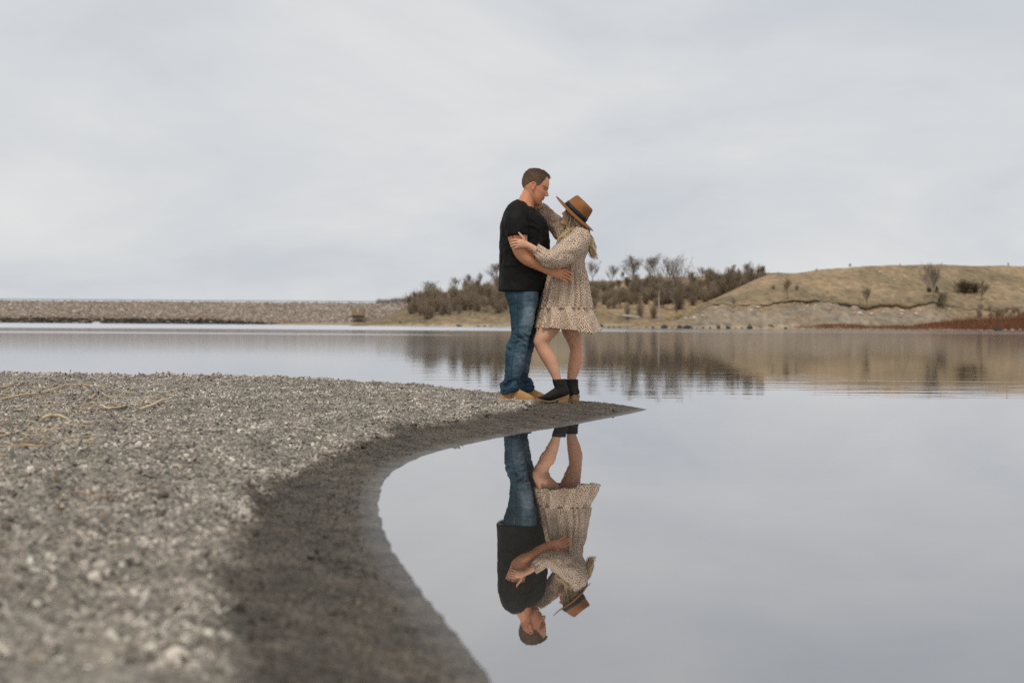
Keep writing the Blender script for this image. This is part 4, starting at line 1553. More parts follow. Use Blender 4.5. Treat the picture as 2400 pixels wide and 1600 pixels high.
def fingers(g, specs, r0, taper=0.72):
    for pts in specs:
        n = len(pts)
        g.tube([W(*p) for p in pts], [r0 * (1 - (1 - taper) * i / (n - 1)) * (1.06 if 0 < i < n - 1 else 1) for i in range(n)], n=10, sub=4, ref=(0.3, 0.2, 0.9))
        g.sphere(W(*pts[-1]), (r0 * taper * 1.02,) * 3, n=10, m=7)


def ell(g, p, r, n=14):
    g.sphere(W(*p), r, n=n, m=9)


PXM = D0 / FPX      # metres per photograph pixel at the couple


# ================================================================= the man
man = empty('person', W(1222, 940, 0), 'person in black t-shirt and blue jeans looking down at the other, arm round her waist', 'person')
hr = math.radians(20)
MF = frame(np.array([math.cos(hr), -0.06, -math.sin(hr)]), np.array([math.sin(hr), 0, math.cos(hr)]), np.array([0.06, 1, 0.0]), (1263, 482.5), 0.0, 77 * PXM)


def man_legs(g, grow=1.0):
    near = [(1188, 672, 1262, 674, -.085, .11), (1184, 690, 1262, 692, -.085, .12), (1189, 705, 1260, 705, -.09, .115), (1193, 717, 1257, 717, -.095, .108), (1196, 744, 1251.5, 746, -.10, .098),
            (1201, 778, 1246, 771, -.105, .088), (1198, 792, 1238, 797, -.108, .080), (1192, 809, 1234, 813, -.11, .075), (1187, 838, 1229, 834, -.112, .074), (1184.5, 868, 1225, 860, -.112, .072),
            (1184, 890, 1217, 884, -.112, .070), (1177, 899, 1215, 896, -.112, .074), (1176, 912, 1216, 904, -.112, .076), (1176.5, 924, 1217.5, 912, -.112, .077)]
    far = [(1196, 672, 1268, 674, .095, .11), (1190, 690, 1270, 692, .095, .12), (1194, 717, 1267, 717, .11, .108), (1200, 745, 1262, 746, .12, .098), (1208, 780, 1256, 778, .125, .085),
           (1207, 813, 1247, 813, .13, .076), (1205, 842, 1243, 842, .135, .074), (1204, 870, 1239.5, 870, .135, .070), (1205, 888, 1238, 886, .135, .068), (1206, 896, 1244, 893, .135, .073), (1208, 919, 1250, 913, .135, .076)]
    g.loft(near, 36, 5, 2.2, grow=grow)
    g.loft(far, 36, 5, 2.2, grow=grow)
    g.loft([(1184, 668, 1264, 670, 0, .17), (1184, 690, 1263, 694, 0, .185), (1190, 708, 1262, 712, 0, .18), (1196, 722, 1256, 724, 0, .14)], 36, 5, 2.4, grow=grow)


def man_torso(g, grow=1.0):
    g.loft([(1212, 469, 1251, 491, 0, .085), (1203, 474, 1257, 496, 0, .13), (1193, 482, 1265, 503, 0, .185), (1182, 498, 1275, 515, 0, .222), (1175, 520, 1282, 532, 0, .232), (1172, 560, 1287, 566, 0, .222),
            (1172, 600, 1286, 602, 0, .212), (1171, 640, 1281, 645, 0, .208), (1168.5, 668, 1274, 672, 0, .208), (1166, 681.5, 1267, 685, 0, .212)], 44, 5, 2.3, grow=grow)


ARM = [(1212, 502, -.175), (1211, 522, -.225), (1212, 548, -.245), (1217, 572, -.25), (1224, 592, -.25), (1238, 606, -.245), (1258, 618, -.235), (1274, 628, -.225), (1286, 635, -.218)]
ARM_R = [.075, .078, .078, .067, .060, .056, .046, .036, .031]

g = Geo()
man_torso(g, 0.93)
man_legs(g, 0.76)
g.tube([W(1247, 444, 0), W(1241, 457, 0), W(1236, 468, 0), W(1231, 484, 0), W(1229, 500, 0)], [.060, .060, .064, .072, .09], n=20, sub=4, flat=[.95, .95, 1, 1.1, 1.2])
g.tube([W(*p) for p in ARM], ARM_R, n=16, sub=4)
g.tube([W(1222, 505, .19), W(1235, 545, .25), W(1252, 590, .27), W(1290, 615, .25), W(1325, 628, .22)], [.078, .075, .062, .05, .034], n=14, sub=4)
# right hand spread on her waist
g.tube([W(1284, 634, -.219), W(1296, 637, -.217), W(1308, 640, -.215), W(1317, 641, -.212)], [.030, .036, .040, .034], n=14, sub=4, flat=[.7, .5, .42, .42], ref=(0, 1, 0))
fingers(g, [[(1312, 633.5, -.215), (1322, 633, -.214), (1333, 637.5, -.212), (1342, 644, -.207)], [(1313, 639, -.214), (1323, 640.5, -.214), (1334, 646.5, -.212), (1342.5, 652.5, -.207)],
            [(1311, 643.5, -.213), (1319, 646.5, -.213), (1330, 652, -.212), (1340.5, 657.5, -.207)], [(1306, 646.5, -.213), (1313, 651, -.213), (1322, 656, -.212), (1330.5, 661, -.207)]], .0098)
fingers(g, [[(1298, 635, -.215), (1305, 630, -.220), (1317, 624.5, -.215), (1332, 621.5, -.205)]], .0115, 0.7)
fingers(g, [[(1322, 628, .22), (1335, 632, .21), (1346, 638, .19)], [(1322, 633, .22), (1335, 640, .21), (1345, 646, .19)]], .0115)
add_head(g, MF)
me = fuse(g.mesh('body'), 0.0033, 2, 0.36, 'body')
SKIN_M = (0.640, 0.292, 0.150)
set_col(me, skin_paint(coords(me), MF, SKIN_M, (0.42, 0.15, 0.11), (0.10, 0.055, 0.03), (0.62, 0.215, 0.135), 0.4))
body_m = link('body', me, skin_mat('tanned_skin'), man)


def tattoo(parent, pts, mat, rad=.0016):
    g = Geo()
    for p in pts:
        g.tube([W(*q) for q in p], [rad] * len(p), n=6, sub=3)
    return link('tattoo', g.mesh('tattoo'), mat, parent)


M_INK = plain('tattoo_ink', (0.03, 0.035, 0.04), 0.6)
tattoo(body_m, [[(1200.5, 550, -.318), (1201.5, 555, -.318), (1202.5, 560, -.319)], [(1213.5, 550, -.325), (1214.5, 554, -.3245)]], M_INK, .0015)

# hair: short crop
R, o, H = MF
P, c, s = head_grid(False, 72, 72)
q = P.copy()
ang = np.abs(np.arctan2(s, c))[None]
zl = q[..., 2]
line = np.interp(ang, [0, .32, .62, .85, 1.05, 1.25, 1.45, 1.62, 1.9, 2.4, 3.15], [.845, .875, .915, .84, .70, .55, .49, .60, .52, .37, .33])
mk = sstep(-.015, .03, zl - line)
thick = np.interp(zl, [.3, .55, .75, .9, 1.0], [.003, .006, .014, .026, .030]) + .022 * gs(ang, 0, .35) * sstep(.80, .9, zl)
cen = np.array([-.02, 0, .62])
dirs = q - cen
dirs /= np.linalg.norm(dirs, axis=-1, keepdims=True)
nz = fbm(q * 26, 3, 2)
off = -0.03 + (thick + .03 + .020 * nz * mk) * mk
hp = (q + dirs * off[..., None])
g = Geo()
g.grid((hp * H) @ R.T + o)
rr = np.random.default_rng(5)
cand = np.argwhere(mk > 0.8)
for k in range(4200):
    i, j = cand[rr.integers(0, len(cand))]
    b = hp[i, j]
    d = dirs[i, j] * 0.7 + np.array([0.55, 0, 0.1]) * sstep(.6, .95, zl[i, j]) + np.array([-.2, 0, -.5]) * sstep(.7, .4, zl[i, j]) + rr.normal(0, .22, 3)
    d /= np.linalg.norm(d)
    L = np.interp(zl[i, j], [.3, .6, .9], [.014, .024, .048]) * rr.uniform(.6, 1.2)
    sd = np.cross(d, rr.normal(0, 1, 3))
    sd = sd / np.linalg.norm(sd) * .0045
    up2 = np.cross(d, sd)
    t = b + d * L
    g.poly([((p * H) @ R.T + o) for p in (b - sd, b + sd, b + up2, t)], [(0, 1, 3), (1, 2, 3), (2, 0, 3)])
me = g.mesh('hair')
V = coords(me)
hz = ((V - o) @ R / H)[:, 2]
f = sstep(.45, .75, hz)[:, None]
tone = (1 + .5 * fbm(V * 160, 3, 8))[:, None]
set_col(me, np.clip((np.array([0.170, 0.102, 0.062]) * (1 - f) + np.array([0.110, 0.062, 0.034]) * f) * tone, .01, 1))
link('hair', me, attr_mat('brown_hair', 0.6, 0.3).m, man)

# t-shirt
g = Geo()
man_torso(g)
g.tube([W(1216, 492, -.11), W(1212, 504, -.178), W(1210.5, 524, -.232), W(1212, 540, -.248), W(1213, 552.5, -.252)], [.080, .092, .091, .086, .083], n=24, sub=5)
g.tube([W(1222, 494, .11), W(1222, 508, .178), W(1230, 535, .24), W(1236, 556, .258)], [.080, .090, .088, .082], n=24, sub=5)
me = fuse(g.mesh('t_shirt'), 0.0055, 3, None, 't_shirt')
V, N = coords(me), normals(me)
hem = sstep(W(1200, 670)[2], W(1200, 690)[2], V[:, 2])
V = folds(V, N, .0070, (7, 5, 4.2), 1.8, 4)
V = folds(V, N, .0030, (14, 12, 11), 1.6, 9, sstep(W(0, 650)[2], W(0, 520)[2], V[:, 2]))
put_coords(me, V)
m = Mat('black_cotton', 0.7, 0.17)
v = m.coord('Object')
m.base(m.mix(m.noise(v, 12), (0.0062, 0.0058, 0.0056), (0.0105, 0.0098, 0.0095)))
m.bump(m.noise(v, 500, 2), 0.15, 0.001)
shirt = link('t_shirt', me, m.m, man)
for nm, pts, rad in (('collar', [(1213, 468, 0), (1222, 474, -.075), (1236, 484, -.088), (1247, 492, -.06), (1252, 495, 0), (1247, 492, .06), (1236, 484, .088), (1222, 474, .075), (1213, 468, 0)], .0055),):
    g = Geo()
    g.tube([W(*p) for p in pts], [rad] * len(pts), n=8, sub=6, ref=(.3, .2, .9))
    link(nm, g.mesh(nm), m.m, shirt)
g = Geo()
for c_, r_2 in ((W(1213, 550.5, -.252), .0845),):
    th = np.linspace(0, 2 * np.pi, 33)
    g.tube([c_ + np.array([math.cos(a) * r_2, math.sin(a) * r_2 * 1.0, 0.002 * math.sin(a)]) for a in th], [.0016] * 33, n=6, sub=1, ref=(0, 0, 1))
link('sleeve_hem', g.mesh('sleeve_hem'), m.m, shirt)

# jeans
g = Geo()
man_legs(g)
me = fuse(g.mesh('jeans'), 0.0050, 2, None, 'jeans')
V, N = coords(me), normals(me)
zk, za, zh = W(0, 800)[2], W(0, 893)[2], W(0, 700)[2]
knee = np.exp(-((V[:, 2] - zk) / .13) ** 2)
ank = np.exp(-((V[:, 2] - za) / .075) ** 2)
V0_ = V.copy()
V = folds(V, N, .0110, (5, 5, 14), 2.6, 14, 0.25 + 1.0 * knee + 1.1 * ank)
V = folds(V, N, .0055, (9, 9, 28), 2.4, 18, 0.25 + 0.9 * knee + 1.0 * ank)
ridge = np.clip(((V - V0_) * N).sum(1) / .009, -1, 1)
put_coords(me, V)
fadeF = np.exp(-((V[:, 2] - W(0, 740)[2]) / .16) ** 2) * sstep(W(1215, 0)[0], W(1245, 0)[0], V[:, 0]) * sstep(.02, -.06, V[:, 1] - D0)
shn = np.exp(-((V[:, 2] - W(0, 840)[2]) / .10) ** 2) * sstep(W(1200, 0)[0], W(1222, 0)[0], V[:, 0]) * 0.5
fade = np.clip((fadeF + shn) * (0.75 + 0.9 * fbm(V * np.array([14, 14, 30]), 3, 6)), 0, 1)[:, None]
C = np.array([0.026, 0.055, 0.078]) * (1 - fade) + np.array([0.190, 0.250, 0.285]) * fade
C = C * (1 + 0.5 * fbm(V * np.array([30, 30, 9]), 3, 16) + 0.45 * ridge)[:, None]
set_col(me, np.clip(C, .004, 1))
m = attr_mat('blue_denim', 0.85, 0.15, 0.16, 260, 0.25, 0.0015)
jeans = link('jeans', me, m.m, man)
from mathutils.bvhtree import BVHTree
JB = BVHTree.FromPolygons(V.tolist(), [tuple(p.vertices) for p in me.polygons])


def snap(bvh, px, py, lift=.0006):
    hit = bvh.ray_cast(Vector(W(px, py, -.8)), Vector((0, 1, 0)))
    return np.array(hit[0]) - np.array([0, lift, 0]) if hit[0] is not None else W(px, py, -.2)


M_SEAM = plain('denim_seam', (0.018, 0.034, 0.048), 0.9)
M_THREAD = plain('tan_thread', (0.30, 0.22, 0.13), 0.8)
g = Geo()
SE = cr(np.array([(1211.5, 686), (1212, 700), (1213, 716), (1214, 750), (1215, 785), (1207, 820), (1201, 850), (1199, 890)], float), 6)
g.tube([snap(JB, *q_) for q_ in SE], [.0017] * len(SE), n=6, sub=1)
link('side_seam', g.mesh('side_seam'), M_SEAM, jeans)
g = Geo()
SE = cr(np.array([(1192, 690), (1196, 699), (1197, 707), (1202, 712), (1208, 709), (1207, 700)], float), 4)
g.tube([snap(JB, *q_) for q_ in SE], [.0018] * len(SE), n=6, sub=1)
link('back_pocket', g.mesh('back_pocket'), M_SEAM, jeans)
g = Geo()
g.tube([snap(JB, 1209.5, 687), snap(JB, 1210, 692), snap(JB, 1210.5, 698)], [.0017] * 3, n=6, sub=2)
link('pocket_stitching', g.mesh('pocket_stitching'), M_THREAD, jeans)
g = Geo()
th = np.linspace(0, 2 * np.pi, 25)
for A, B, yd, rd in ((W(1176.5, 922.5, -.112), W(1217.5, 910.5, -.112), -.112, .078),):
    g.tube([(A + B) / 2 + (B - A) / 2 * 1.02 * math.cos(a) + np.array([0, rd * math.sin(a), 0]) for a in th], [.003] * 25, n=6, sub=1, ref=(0, 0, 1))
link('leg_hem', g.mesh('leg_hem'), M_SEAM, jeans)


# suede shoes
def shoe(px0, py0, yd, rz, label=None):
    """loft from heel to toe; local x forward, sole at z 0, metres"""
    st = [(-.004, .006, .040, .024), (.010, .006, .066, .034), (.05, .006, .098, .040), (.09, .006, .112, .042), (.125, .006, .100, .043), (.16, .006, .078, .047), (.20, .006, .060, .048), (.232, .006, .044, .042), (.250, .007, .028, .026), (.254, .010, .018, .012)]
    Q = cr(np.array(st), 4)
    th = np.linspace(0, 2 * np.pi, 28, endpoint=False)
    c, s = np.cos(th), np.sin(th)
    Pp = np.zeros((len(Q), 28, 3))
    for k, (x, z0, z1, w) in enumerate(Q):
        zz = np.where(s >= 0, z0 + .012 + (z1 - z0 - .012) * np.abs(s) ** 0.85, z0 + .012 - .012 * np.abs(s) ** .5)
        Pp[k] = np.column_stack([np.full(28, x), w * np.sign(c) * np.abs(c) ** 0.8, zz])
    c0 = W(px0, py0, yd)
    Rz = np.array(Matrix.Rotation(rz, 3, 'Z'))
    T = lambda p: np.asarray(p) @ Rz.T + c0
    g = Geo()
    g.grid(T(Pp))
    up = link('shoe', g.mesh('shoe'), M_SUEDE, man)
    g = Geo()
    out = [(x, w + .004) for x, _, _, w in Q]
    ring = [(x, w) for x, w in out] + [(x, -w) for x, w in reversed(out)]
    ring = np.array(ring)
    ring[:, 0] = (ring[:, 0] - .125) * 1.03 + .125
    Pp = np.stack([np.column_stack([ring * k, np.full(len(ring), z)]) if False else np.column_stack([ring, np.full(len(ring), z)]) for z in (-.004, .004, .013)])
    g.grid(T(Pp))
    link('sole', g.mesh('sole', False), M_SOLE, up)
    g = Geo()
    g.tube([T(p) for p in [(.075, -.044, .022), (.082, -.046, .045), (.105, -.044, .066), (.125, -.036, .085), (.128, -.02, .098)]], [.0022] * 5, n=6, sub=4)
    g.tube([T(p) for p in [(.100, -.020, .112), (.112, -.03, .108), (.12, -.012, .110), (.11, .01, .112), (.122, .02, .106)]], [.0026] * 5, n=6, sub=4)
    g.tube([T(p) for p in [(.128, -.022, .096), (.130, 0, .101), (.128, .022, .096)]], [.0026] * 3, n=6, sub=4)
    link('lace', g.mesh('lace'), M_LACE, up)


M_SUEDE = two_tone('tan_suede', (0.42, 0.235, 0.10), (0.52, 0.305, 0.145), 28, 0.9, 0.15, 0.2, 300, 0.001)
M_SOLE = plain('crepe_sole', (0.55, 0.42, 0.27), 0.8)
M_LACE = plain('brown_lace', (0.14, 0.07, 0.03), 0.8)
shoe(1175.5, 938.6, -.112, -0.06)
shoe(1206, 935.6, .135, 0.02)

# ================================================================= the woman
woman = empty('person', W(1312, 942, 0), 'person in tan felt hat and spotted ruffled dress looking up, hand on the other\'s arm', 'person')
wr = math.radians(24)
WF = frame(np.array([-math.cos(wr), 0.10, math.sin(wr)]), np.array([math.sin(wr), 0, math.cos(wr)]), np.array([-.10, -1, 0.0]), (1315.5, 527), .0, 66 * PXM)


def w_torso(g, grow=1.0, fn=None, cap=True, low=False):
    st = [(1330, 534, 1362, 536, 0, .075), (1322, 543, 1372, 543, 0, .135), (1312, 555, 1379, 553, 0, .172), (1304, 572, 1381, 570, 0, .172), (1299, 590, 1377, 588, 0, .160), (1294, 606, 1370, 602, 0, .145), (1290, 622, 1367, 620, 0, .138), (1286, 634, 1368, 632, 0, .145)]
    g.loft(st, 48, 5, 2.2, fn, grow=grow)


WARM = [(1357, 560, -.15), (1338, 578, -.205), (1316, 597, -.255), (1296, 610, -.285), (1280, 604, -.300), (1262, 592, -.308), (1246, 580, -.316), (1236, 574, -.322)]
g = Geo()
w_torso(g, 0.9)
g.loft([(1288, 630, 1366, 630, 0, .135), (1280, 660, 1373, 660, 0, .15), (1280, 690, 1372, 690, 0, .14), (1292, 715, 1360, 715, 0, .11)], 40, 5, 2.2, grow=0.88)
g.loft([(1288, 690, 1330, 692, -.075, .065), (1276, 735, 1320, 737, -.080, .066), (1260.5, 768, 1313, 772, -.085, .070), (1253, 788, 1299, 790, -.09, .066), (1249.5, 801, 1288.5, 803, -.09, .058), (1254.5, 814, 1291, 814, -.09, .054),
        (1265, 836, 1303.5, 835, -.09, .056), (1281, 862, 1310.5, 861, -.09, .046), (1294, 886, 1315, 886, -.09, .036), (1300, 905, 1321, 905, -.09, .034), (1300, 922, 1322, 922, -.09, .034)], 28, 5, 2.05)
g.loft([(1316, 690, 1364, 692, .075, .065), (1313, 740, 1365, 742, .085, .072), (1316, 775, 1363, 777, .095, .074), (1328, 800, 1365, 800, .098, .060), (1335, 818, 1366, 820, .10, .054), (1333, 838, 1367, 840, .10, .055),
        (1330, 865, 1359.5, 866, .10, .047), (1329, 890, 1349, 892, .10, .036), (1331, 908, 1349, 908, .10, .034), (1331, 925, 1349, 925, .10, .034)], 28, 5, 2.05)
g.tube([W(1343, 512, 0), W(1345, 525, 0), W(1347, 540, 0), W(1347, 552, 0)], [.048, .049, .056, .08], n=16, sub=4)
g.tube([W(*p) for p in WARM], [.052, .047, .043, .040, .036, .031, .0265, .0240], n=14, sub=4)
# far arm reaching to his neck
g.tube([W(1340, 556, .15), W(1318, 545, .19), W(1296, 524, .18), W(1280, 504, .14), W(1268, 489, .10), W(1259, 484, .085)], [.052, .047, .042, .036, .028, .024], n=14, sub=4)
g.tube([W(1264, 487, .092), W(1257, 483, .085), W(1249, 478, .088)], [.026, .033, .028], n=12, sub=4, flat=[.7, .55, .5])
fingers(g, [[(1252, 477, .088), (1245, 471, .092), (1238, 467, .088), (1231, 465, .07)], [(1252, 480, .090), (1244, 475, .094), (1237, 472, .090), (1229, 470, .075)],
            [(1251, 483, .090), (1243, 480, .095), (1236, 477, .095), (1229, 475, .082)], [(1252, 486, .090), (1245, 485, .098), (1239, 483, .098), (1233, 481, .09)]], .0078)
fingers(g, [[(1259, 482, .075), (1257, 476, .068), (1258, 470, .064)]], .0088)
# near hand round his upper arm
g.tube([W(1237, 574.5, -.322), W(1229, 572, -.331), W(1221, 570.5, -.337), W(1213, 570.5, -.336)], [.0245, .030, .034, .031], n=14, sub=4, flat=[.75, .55, .42, .40], ref=(0, 1, 0))
fingers(g, [[(1217, 563.5, -.337), (1211, 562, -.3375), (1203, 562.3, -.331), (1196.5, 564.5, -.312)], [(1216, 568.5, -.337), (1210, 568, -.338), (1202, 569, -.332), (1195.8, 571.5, -.312)],
            [(1216, 574, -.337), (1210.5, 574, -.337), (1203, 575.2, -.331), (1197.5, 577.5, -.312)], [(1217, 578.5, -.335), (1212, 579.3, -.334), (1207, 580.8, -.328), (1202, 582.8, -.312)]], .0080, .74)
fingers(g, [[(1230, 566, -.332), (1227, 558.5, -.338), (1221, 551, -.339), (1215.5, 545, -.336)]], .0092, .68)
add_head(g, WF, True)
me = fuse(g.mesh('body'), 0.0032, 2, 0.36, 'body')
SKIN_W = (0.700, 0.378, 0.240)
set_col(me, skin_paint(coords(me), WF, SKIN_W, (0.42, 0.13, 0.11), (0.13, 0.08, 0.05), (0.60, 0.25, 0.17), 0, True))
body_w = link('body', me, skin_mat('fair_skin'), woman)
tattoo(body_w, [[(1242, 587, -.333), (1249, 590.5, -.335)], [(1247.5, 585.5, -.338), (1245, 589, -.336)]], M_INK, .0014)
g = Geo()
c_ = W(1206.6, 574.4, -.334)
th = np.linspace(0, 2 * np.pi, 17)
g.tube([c_ + np.array([0.002 * math.sin(a), .0095 * math.cos(a), .0095 * math.sin(a)]) for a in th], [.0012] * 17, n=6, sub=1, ref=(1, 0, 0))
g.sphere(c_ + np.array([0, -.0105, .001]), (.003, .0022, .003), n=8, m=6)
link('ring', g.mesh('ring'), plain('silver', (0.8, 0.8, 0.82), 0.2, 0.5, 1.0, 0.02), woman)

# dress
m = Mat('spotted_cotton', 0.85, 0.2)
uvn = m.n('ShaderNodeTexCoord')
vor = m.n('ShaderNodeTexVoronoi', voronoi_dimensions='2D', ins={'Scale': 1 / 0.0106, 'Randomness': 0.48})
mpu = m.n('ShaderNodeMapping')
mpu.inputs['Rotation'].default_value = (0, 0, 0.55)
m.l(uvn.outputs['UV'], mpu.inputs[0])
m.l(mpu.outputs[0], vor.inputs['Vector'])
thr = m.n('ShaderNodeMapRange', ins={'From Min': 0.28, 'From Max': 0.34, 'To Min': 1.0, 'To Max': 0.0})
m.l(vor.outputs['Distance'], thr.inputs['Value'])
v = m.coord('Object')
m.base(m.mix(thr.outputs[0], m.mix(m.noise(v, 9), (0.60, 0.445, 0.325), (0.72, 0.555, 0.425)), (0.060, 0.030, 0.018)))
m.bump(m.noise(v, 60, 4), 0.25, 0.004)
M_DRESS = m.m


def pleat(k, a0, a1, seed, hem=False):
    def fn(P, t, th):
        K = len(t)
        c = P.mean(axis=1, keepdims=True)
        d = P - c
        r = np.linalg.norm(d, axis=-1, keepdims=True) + 1e-9
        ph = 3.0 * vnoise(np.column_stack([np.cos(th) * 1.3 + 5, np.sin(th) * 1.3, np.full(len(th), seed * 1.0)]), seed)
        w = np.sin(k * th + ph * 2.2) + 0.45 * np.sin(2.3 * k * th + ph * 4 + 1)
        amp = a0 + (a1 - a0) * t
        Q = P + d / r * (amp[:, None] * w[None])[..., None]
        n = fbm(Q * np.array([18, 18, 10]), 3, seed)
        Q = Q + d / r * (n * 0.014)[..., None]
        if hem:
            near_right = gs(np.angle(np.exp(1j * (th - (2 * np.pi - 0.75)))), 0, 0.75)
            Q[..., 2] -= (t ** 2)[:, None] * (0.052 * near_right - 0.004 * w)[None]
        return Q
    return fn


dress = None
g = Geo()
w_torso(g, 1.0, pleat(22, .003, .0075, 3))
# skirt
g.loft([(1289, 618, 1367, 616, 0, .138), (1286, 630, 1367.5, 628, 0, .142), (1282, 645, 1371, 643, 0, .155), (1277, 664, 1376, 664, 0, .172), (1272.5, 690, 1380, 690, 0, .186), (1268, 712, 1381, 712, 0, .194), (1265.5, 723, 1382, 722, 0, .196)],
       96, 6, 2.15, pleat(13, .010, .019, 7), cap1=False)
dress = link('dress', g.mesh('dress', True, True), M_DRESS, woman)
sd = dress.modifiers.new('cloth', 'SOLIDIFY')
sd.thickness = 0.002
g = Geo()
g.loft([(1266, 719, 1381.5, 718, 0, .193), (1264.5, 726, 1385, 725, 0, .200), (1261.5, 742, 1394, 741, 0, .222), (1259, 757, 1401, 756, 0, .24), (1257.5, 769, 1406, 767, 0, .25)],
       144, 6, 2.1, pleat(14, .007, .024, 11, True), cap0=False, cap1=False)
rf = link('ruffle', g.mesh('ruffle', True, True), M_DRESS, dress)
sd = rf.modifiers.new('cloth', 'SOLIDIFY')
sd.thickness = 0.002


def sleeve(pts, rad, seed, name='sleeve'):
    g = Geo()
    Pp = np.array([W(*p) for p in pts])
    Q = cr(np.column_stack([Pp, np.array(rad)]), 7)
    C, r = Q[:, :3], Q[:, 3]
    T = np.gradient(C, axis=0)
    T /= np.linalg.norm(T, axis=1)[:, None]
    U = np.cross(T, np.array([0, 1.0, 0]))
    U /= np.linalg.norm(U, axis=1)[:, None]
    Vv = np.cross(T, U)
    n = 56
    th = np.linspace(0, 2 * np.pi, n, endpoint=False)
    L = np.concatenate([[0], np.cumsum(np.linalg.norm(np.diff(C, axis=0), axis=1))])
    R_ = r[:, None] * np.ones(n)[None]
    pos = C[:, None] + R_[..., None] * (np.cos(th)[None, :, None] * U[:, None] + np.sin(th)[None, :, None] * Vv[:, None])
    fold = fbm(pos * np.array([16, 16, 16]), 3, seed)
    crease = 1 - np.abs(fbm(pos * np.array([11, 11, 11]) + 4, 2, seed + 2)) * 4
    t = L / L[-1]
    gather = np.sin(11 * th)[None] * (.003 * gs(t, 0.0, .12) + .0055 * gs(t, .94, .06))[:, None]
    R_ = R_ + fold * .018 + crease * .0105 + gather
    pos = C[:, None] + R_[..., None] * (np.cos(th)[None, :, None] * U[:, None] + np.sin(th)[None, :, None] * Vv[:, None])
    uv = np.stack(np.broadcast_arrays(th[None] / (2 * np.pi) * 2 * np.pi * r.mean(), L[:, None]), -1)
    g.grid(pos, uv)
    return link(name, g.mesh(name, True, True), M_DRESS, dress)


sleeve([(1362, 553, -.10), (1356, 562, -.165), (1340, 578, -.215), (1318, 596, -.255), (1297, 606, -.280), (1279, 603, -.298), (1266, 594, -.306), (1258, 588.5, -.309), (1254.5, 586.5, -.311)],
       [.070, .083, .084, .081, .076, .064, .047, .0345, .040], 4)
sleeve([(1334, 550, .10), (1330, 553, .15), (1316, 541, .185), (1297, 520, .178), (1283, 505, .150), (1274, 495, .120), (1268.5, 489.5, .10), (1265.5, 487, .096)],
       [.070, .075, .072, .065, .055, .044, .033, .038], 9)

# ankle boots with stacked heels
def boot(yd, shift, rz, pivot_px):
    c0 = W(pivot_px, 943, yd)
    Rz = np.array(Matrix.Rotation(rz, 3, 'Z'))

    def L(px, py, d):
        """boot drawn in profile, pixel coordinates of the near boot, d metres across"""
        p = W(px, py, yd) - c0
        q = np.array([p[0], d, p[2]])
        return Rz @ q + c0 + np.array(shift)

    def loftb(st, horizontal):
        Q = cr(np.array(st, float), 5)
        th = np.linspace(0, 2 * np.pi, 28, endpoint=False)
        c, s = np.cos(th), np.sin(th)
        Pp = np.zeros((len(Q), 28, 3))
        for k, q in enumerate(Q):
            for j in range(28):
                cc = np.sign(c[j]) * abs(c[j]) ** .9
                ss = np.sign(s[j]) * abs(s[j]) ** .9
                px = (q[0] + q[2]) / 2 + (q[2] - q[0]) / 2 * cc
                py = (q[1] + q[3]) / 2 + (q[3] - q[1]) / 2 * cc
                Pp[k, j] = L(px, py, q[4] * ss)
        return Pp
    g = Geo()
    g.grid(loftb([(1294.5, 888.5, 1327, 887.5, .050), (1296, 897, 1328, 897, .049), (1299, 906, 1330, 907, .045), (1300, 915, 1332.5, 916, .043), (1302, 925, 1333, 926, .040)], False))
    g.grid(loftb([(1333, 910, 1334, 924, .030), (1326, 902, 1326, 927.5, .038), (1312, 903, 1312, 932.5, .038), (1300, 908, 1300, 937, .040), (1291, 914, 1291, 939.5, .044), (1281, 921, 1281, 938.8, .043), (1271, 926.5, 1271, 936.5, .034), (1262, 929.5, 1262, 933.5, .018), (1258.6, 930.8, 1258.6, 932.4, .006)], True))
    me = fuse(g.mesh('boot'), 0.0045, 2, None, 'boot')
    V, N = coords(me), normals(me)
    put_coords(me, folds(V, N, .0016, (14, 14, 26), 1.5, 5))
    b = link('boot', me, M_BOOT, woman)
    sole = [(1334, 924.5), (1326, 928), (1312, 933), (1300, 937.5), (1291, 940), (1281, 939.4), (1271, 937), (1262, 934), (1258, 932)]
    wd = [.028, .036, .037, .041, .0455, .0445, .035, .019, .005]
    g = Geo()
    Pp = np.stack([np.array([L(x, y + dy, w * sgn) for (dy, sgn) in ((-1.2, -1), (-1.2, 1), (1.0, 1), (1.0, -1))]) for (x, y), w in zip(sole, wd)])
    g.grid(Pp)
    link('sole', g.mesh('sole', False), M_HEEL, b)
    g = Geo()
    Pp = np.stack([np.array([L(x, y, d) for x, y, d in ((xa, ya, -w), (xb, yb, -w * .85), (xb, yb, w * .85), (xa, ya, w))]) for xa, ya, xb, yb, w in
                   ((1309, 934, 1334, 924.3, .036), (1308.5, 939, 1332.5, 935, .034), (1308, 943.5, 1330.5, 943.5, .032))])
    g.grid(Pp)
    link('heel', g.mesh('heel', False), M_HEEL, b)
    return b


M_BOOT = two_tone('black_nubuck', (0.014, 0.013, 0.012), (0.024, 0.022, 0.020), 30, 0.75, 0.25, 0.15, 300, 0.001)
M_HEEL = two_tone('stacked_wood_heel', (0.26, 0.155, 0.075), (0.36, 0.225, 0.115), 25, 0.6, 0.3)
boot(-.09, (0, 0, 0), 0, 1311)
boot(.10, (W(1339, 943, .1) - W(1311, 943, .1)) + np.array([0, 0, -.002]), -1.05, 1311)

# felt hat
hc = W(1347, 500.5, -.005)
bdir = np.array([88, 0, -81.5]); bdir = bdir / np.linalg.norm(bdir)
ndir = np.array([.68, 0, .733])
tl = math.radians(9)
nd = ndir * math.cos(tl) + np.array([0, -1, 0]) * math.sin(tl)
nd /= np.linalg.norm(nd)
sdir = np.cross(nd, bdir)


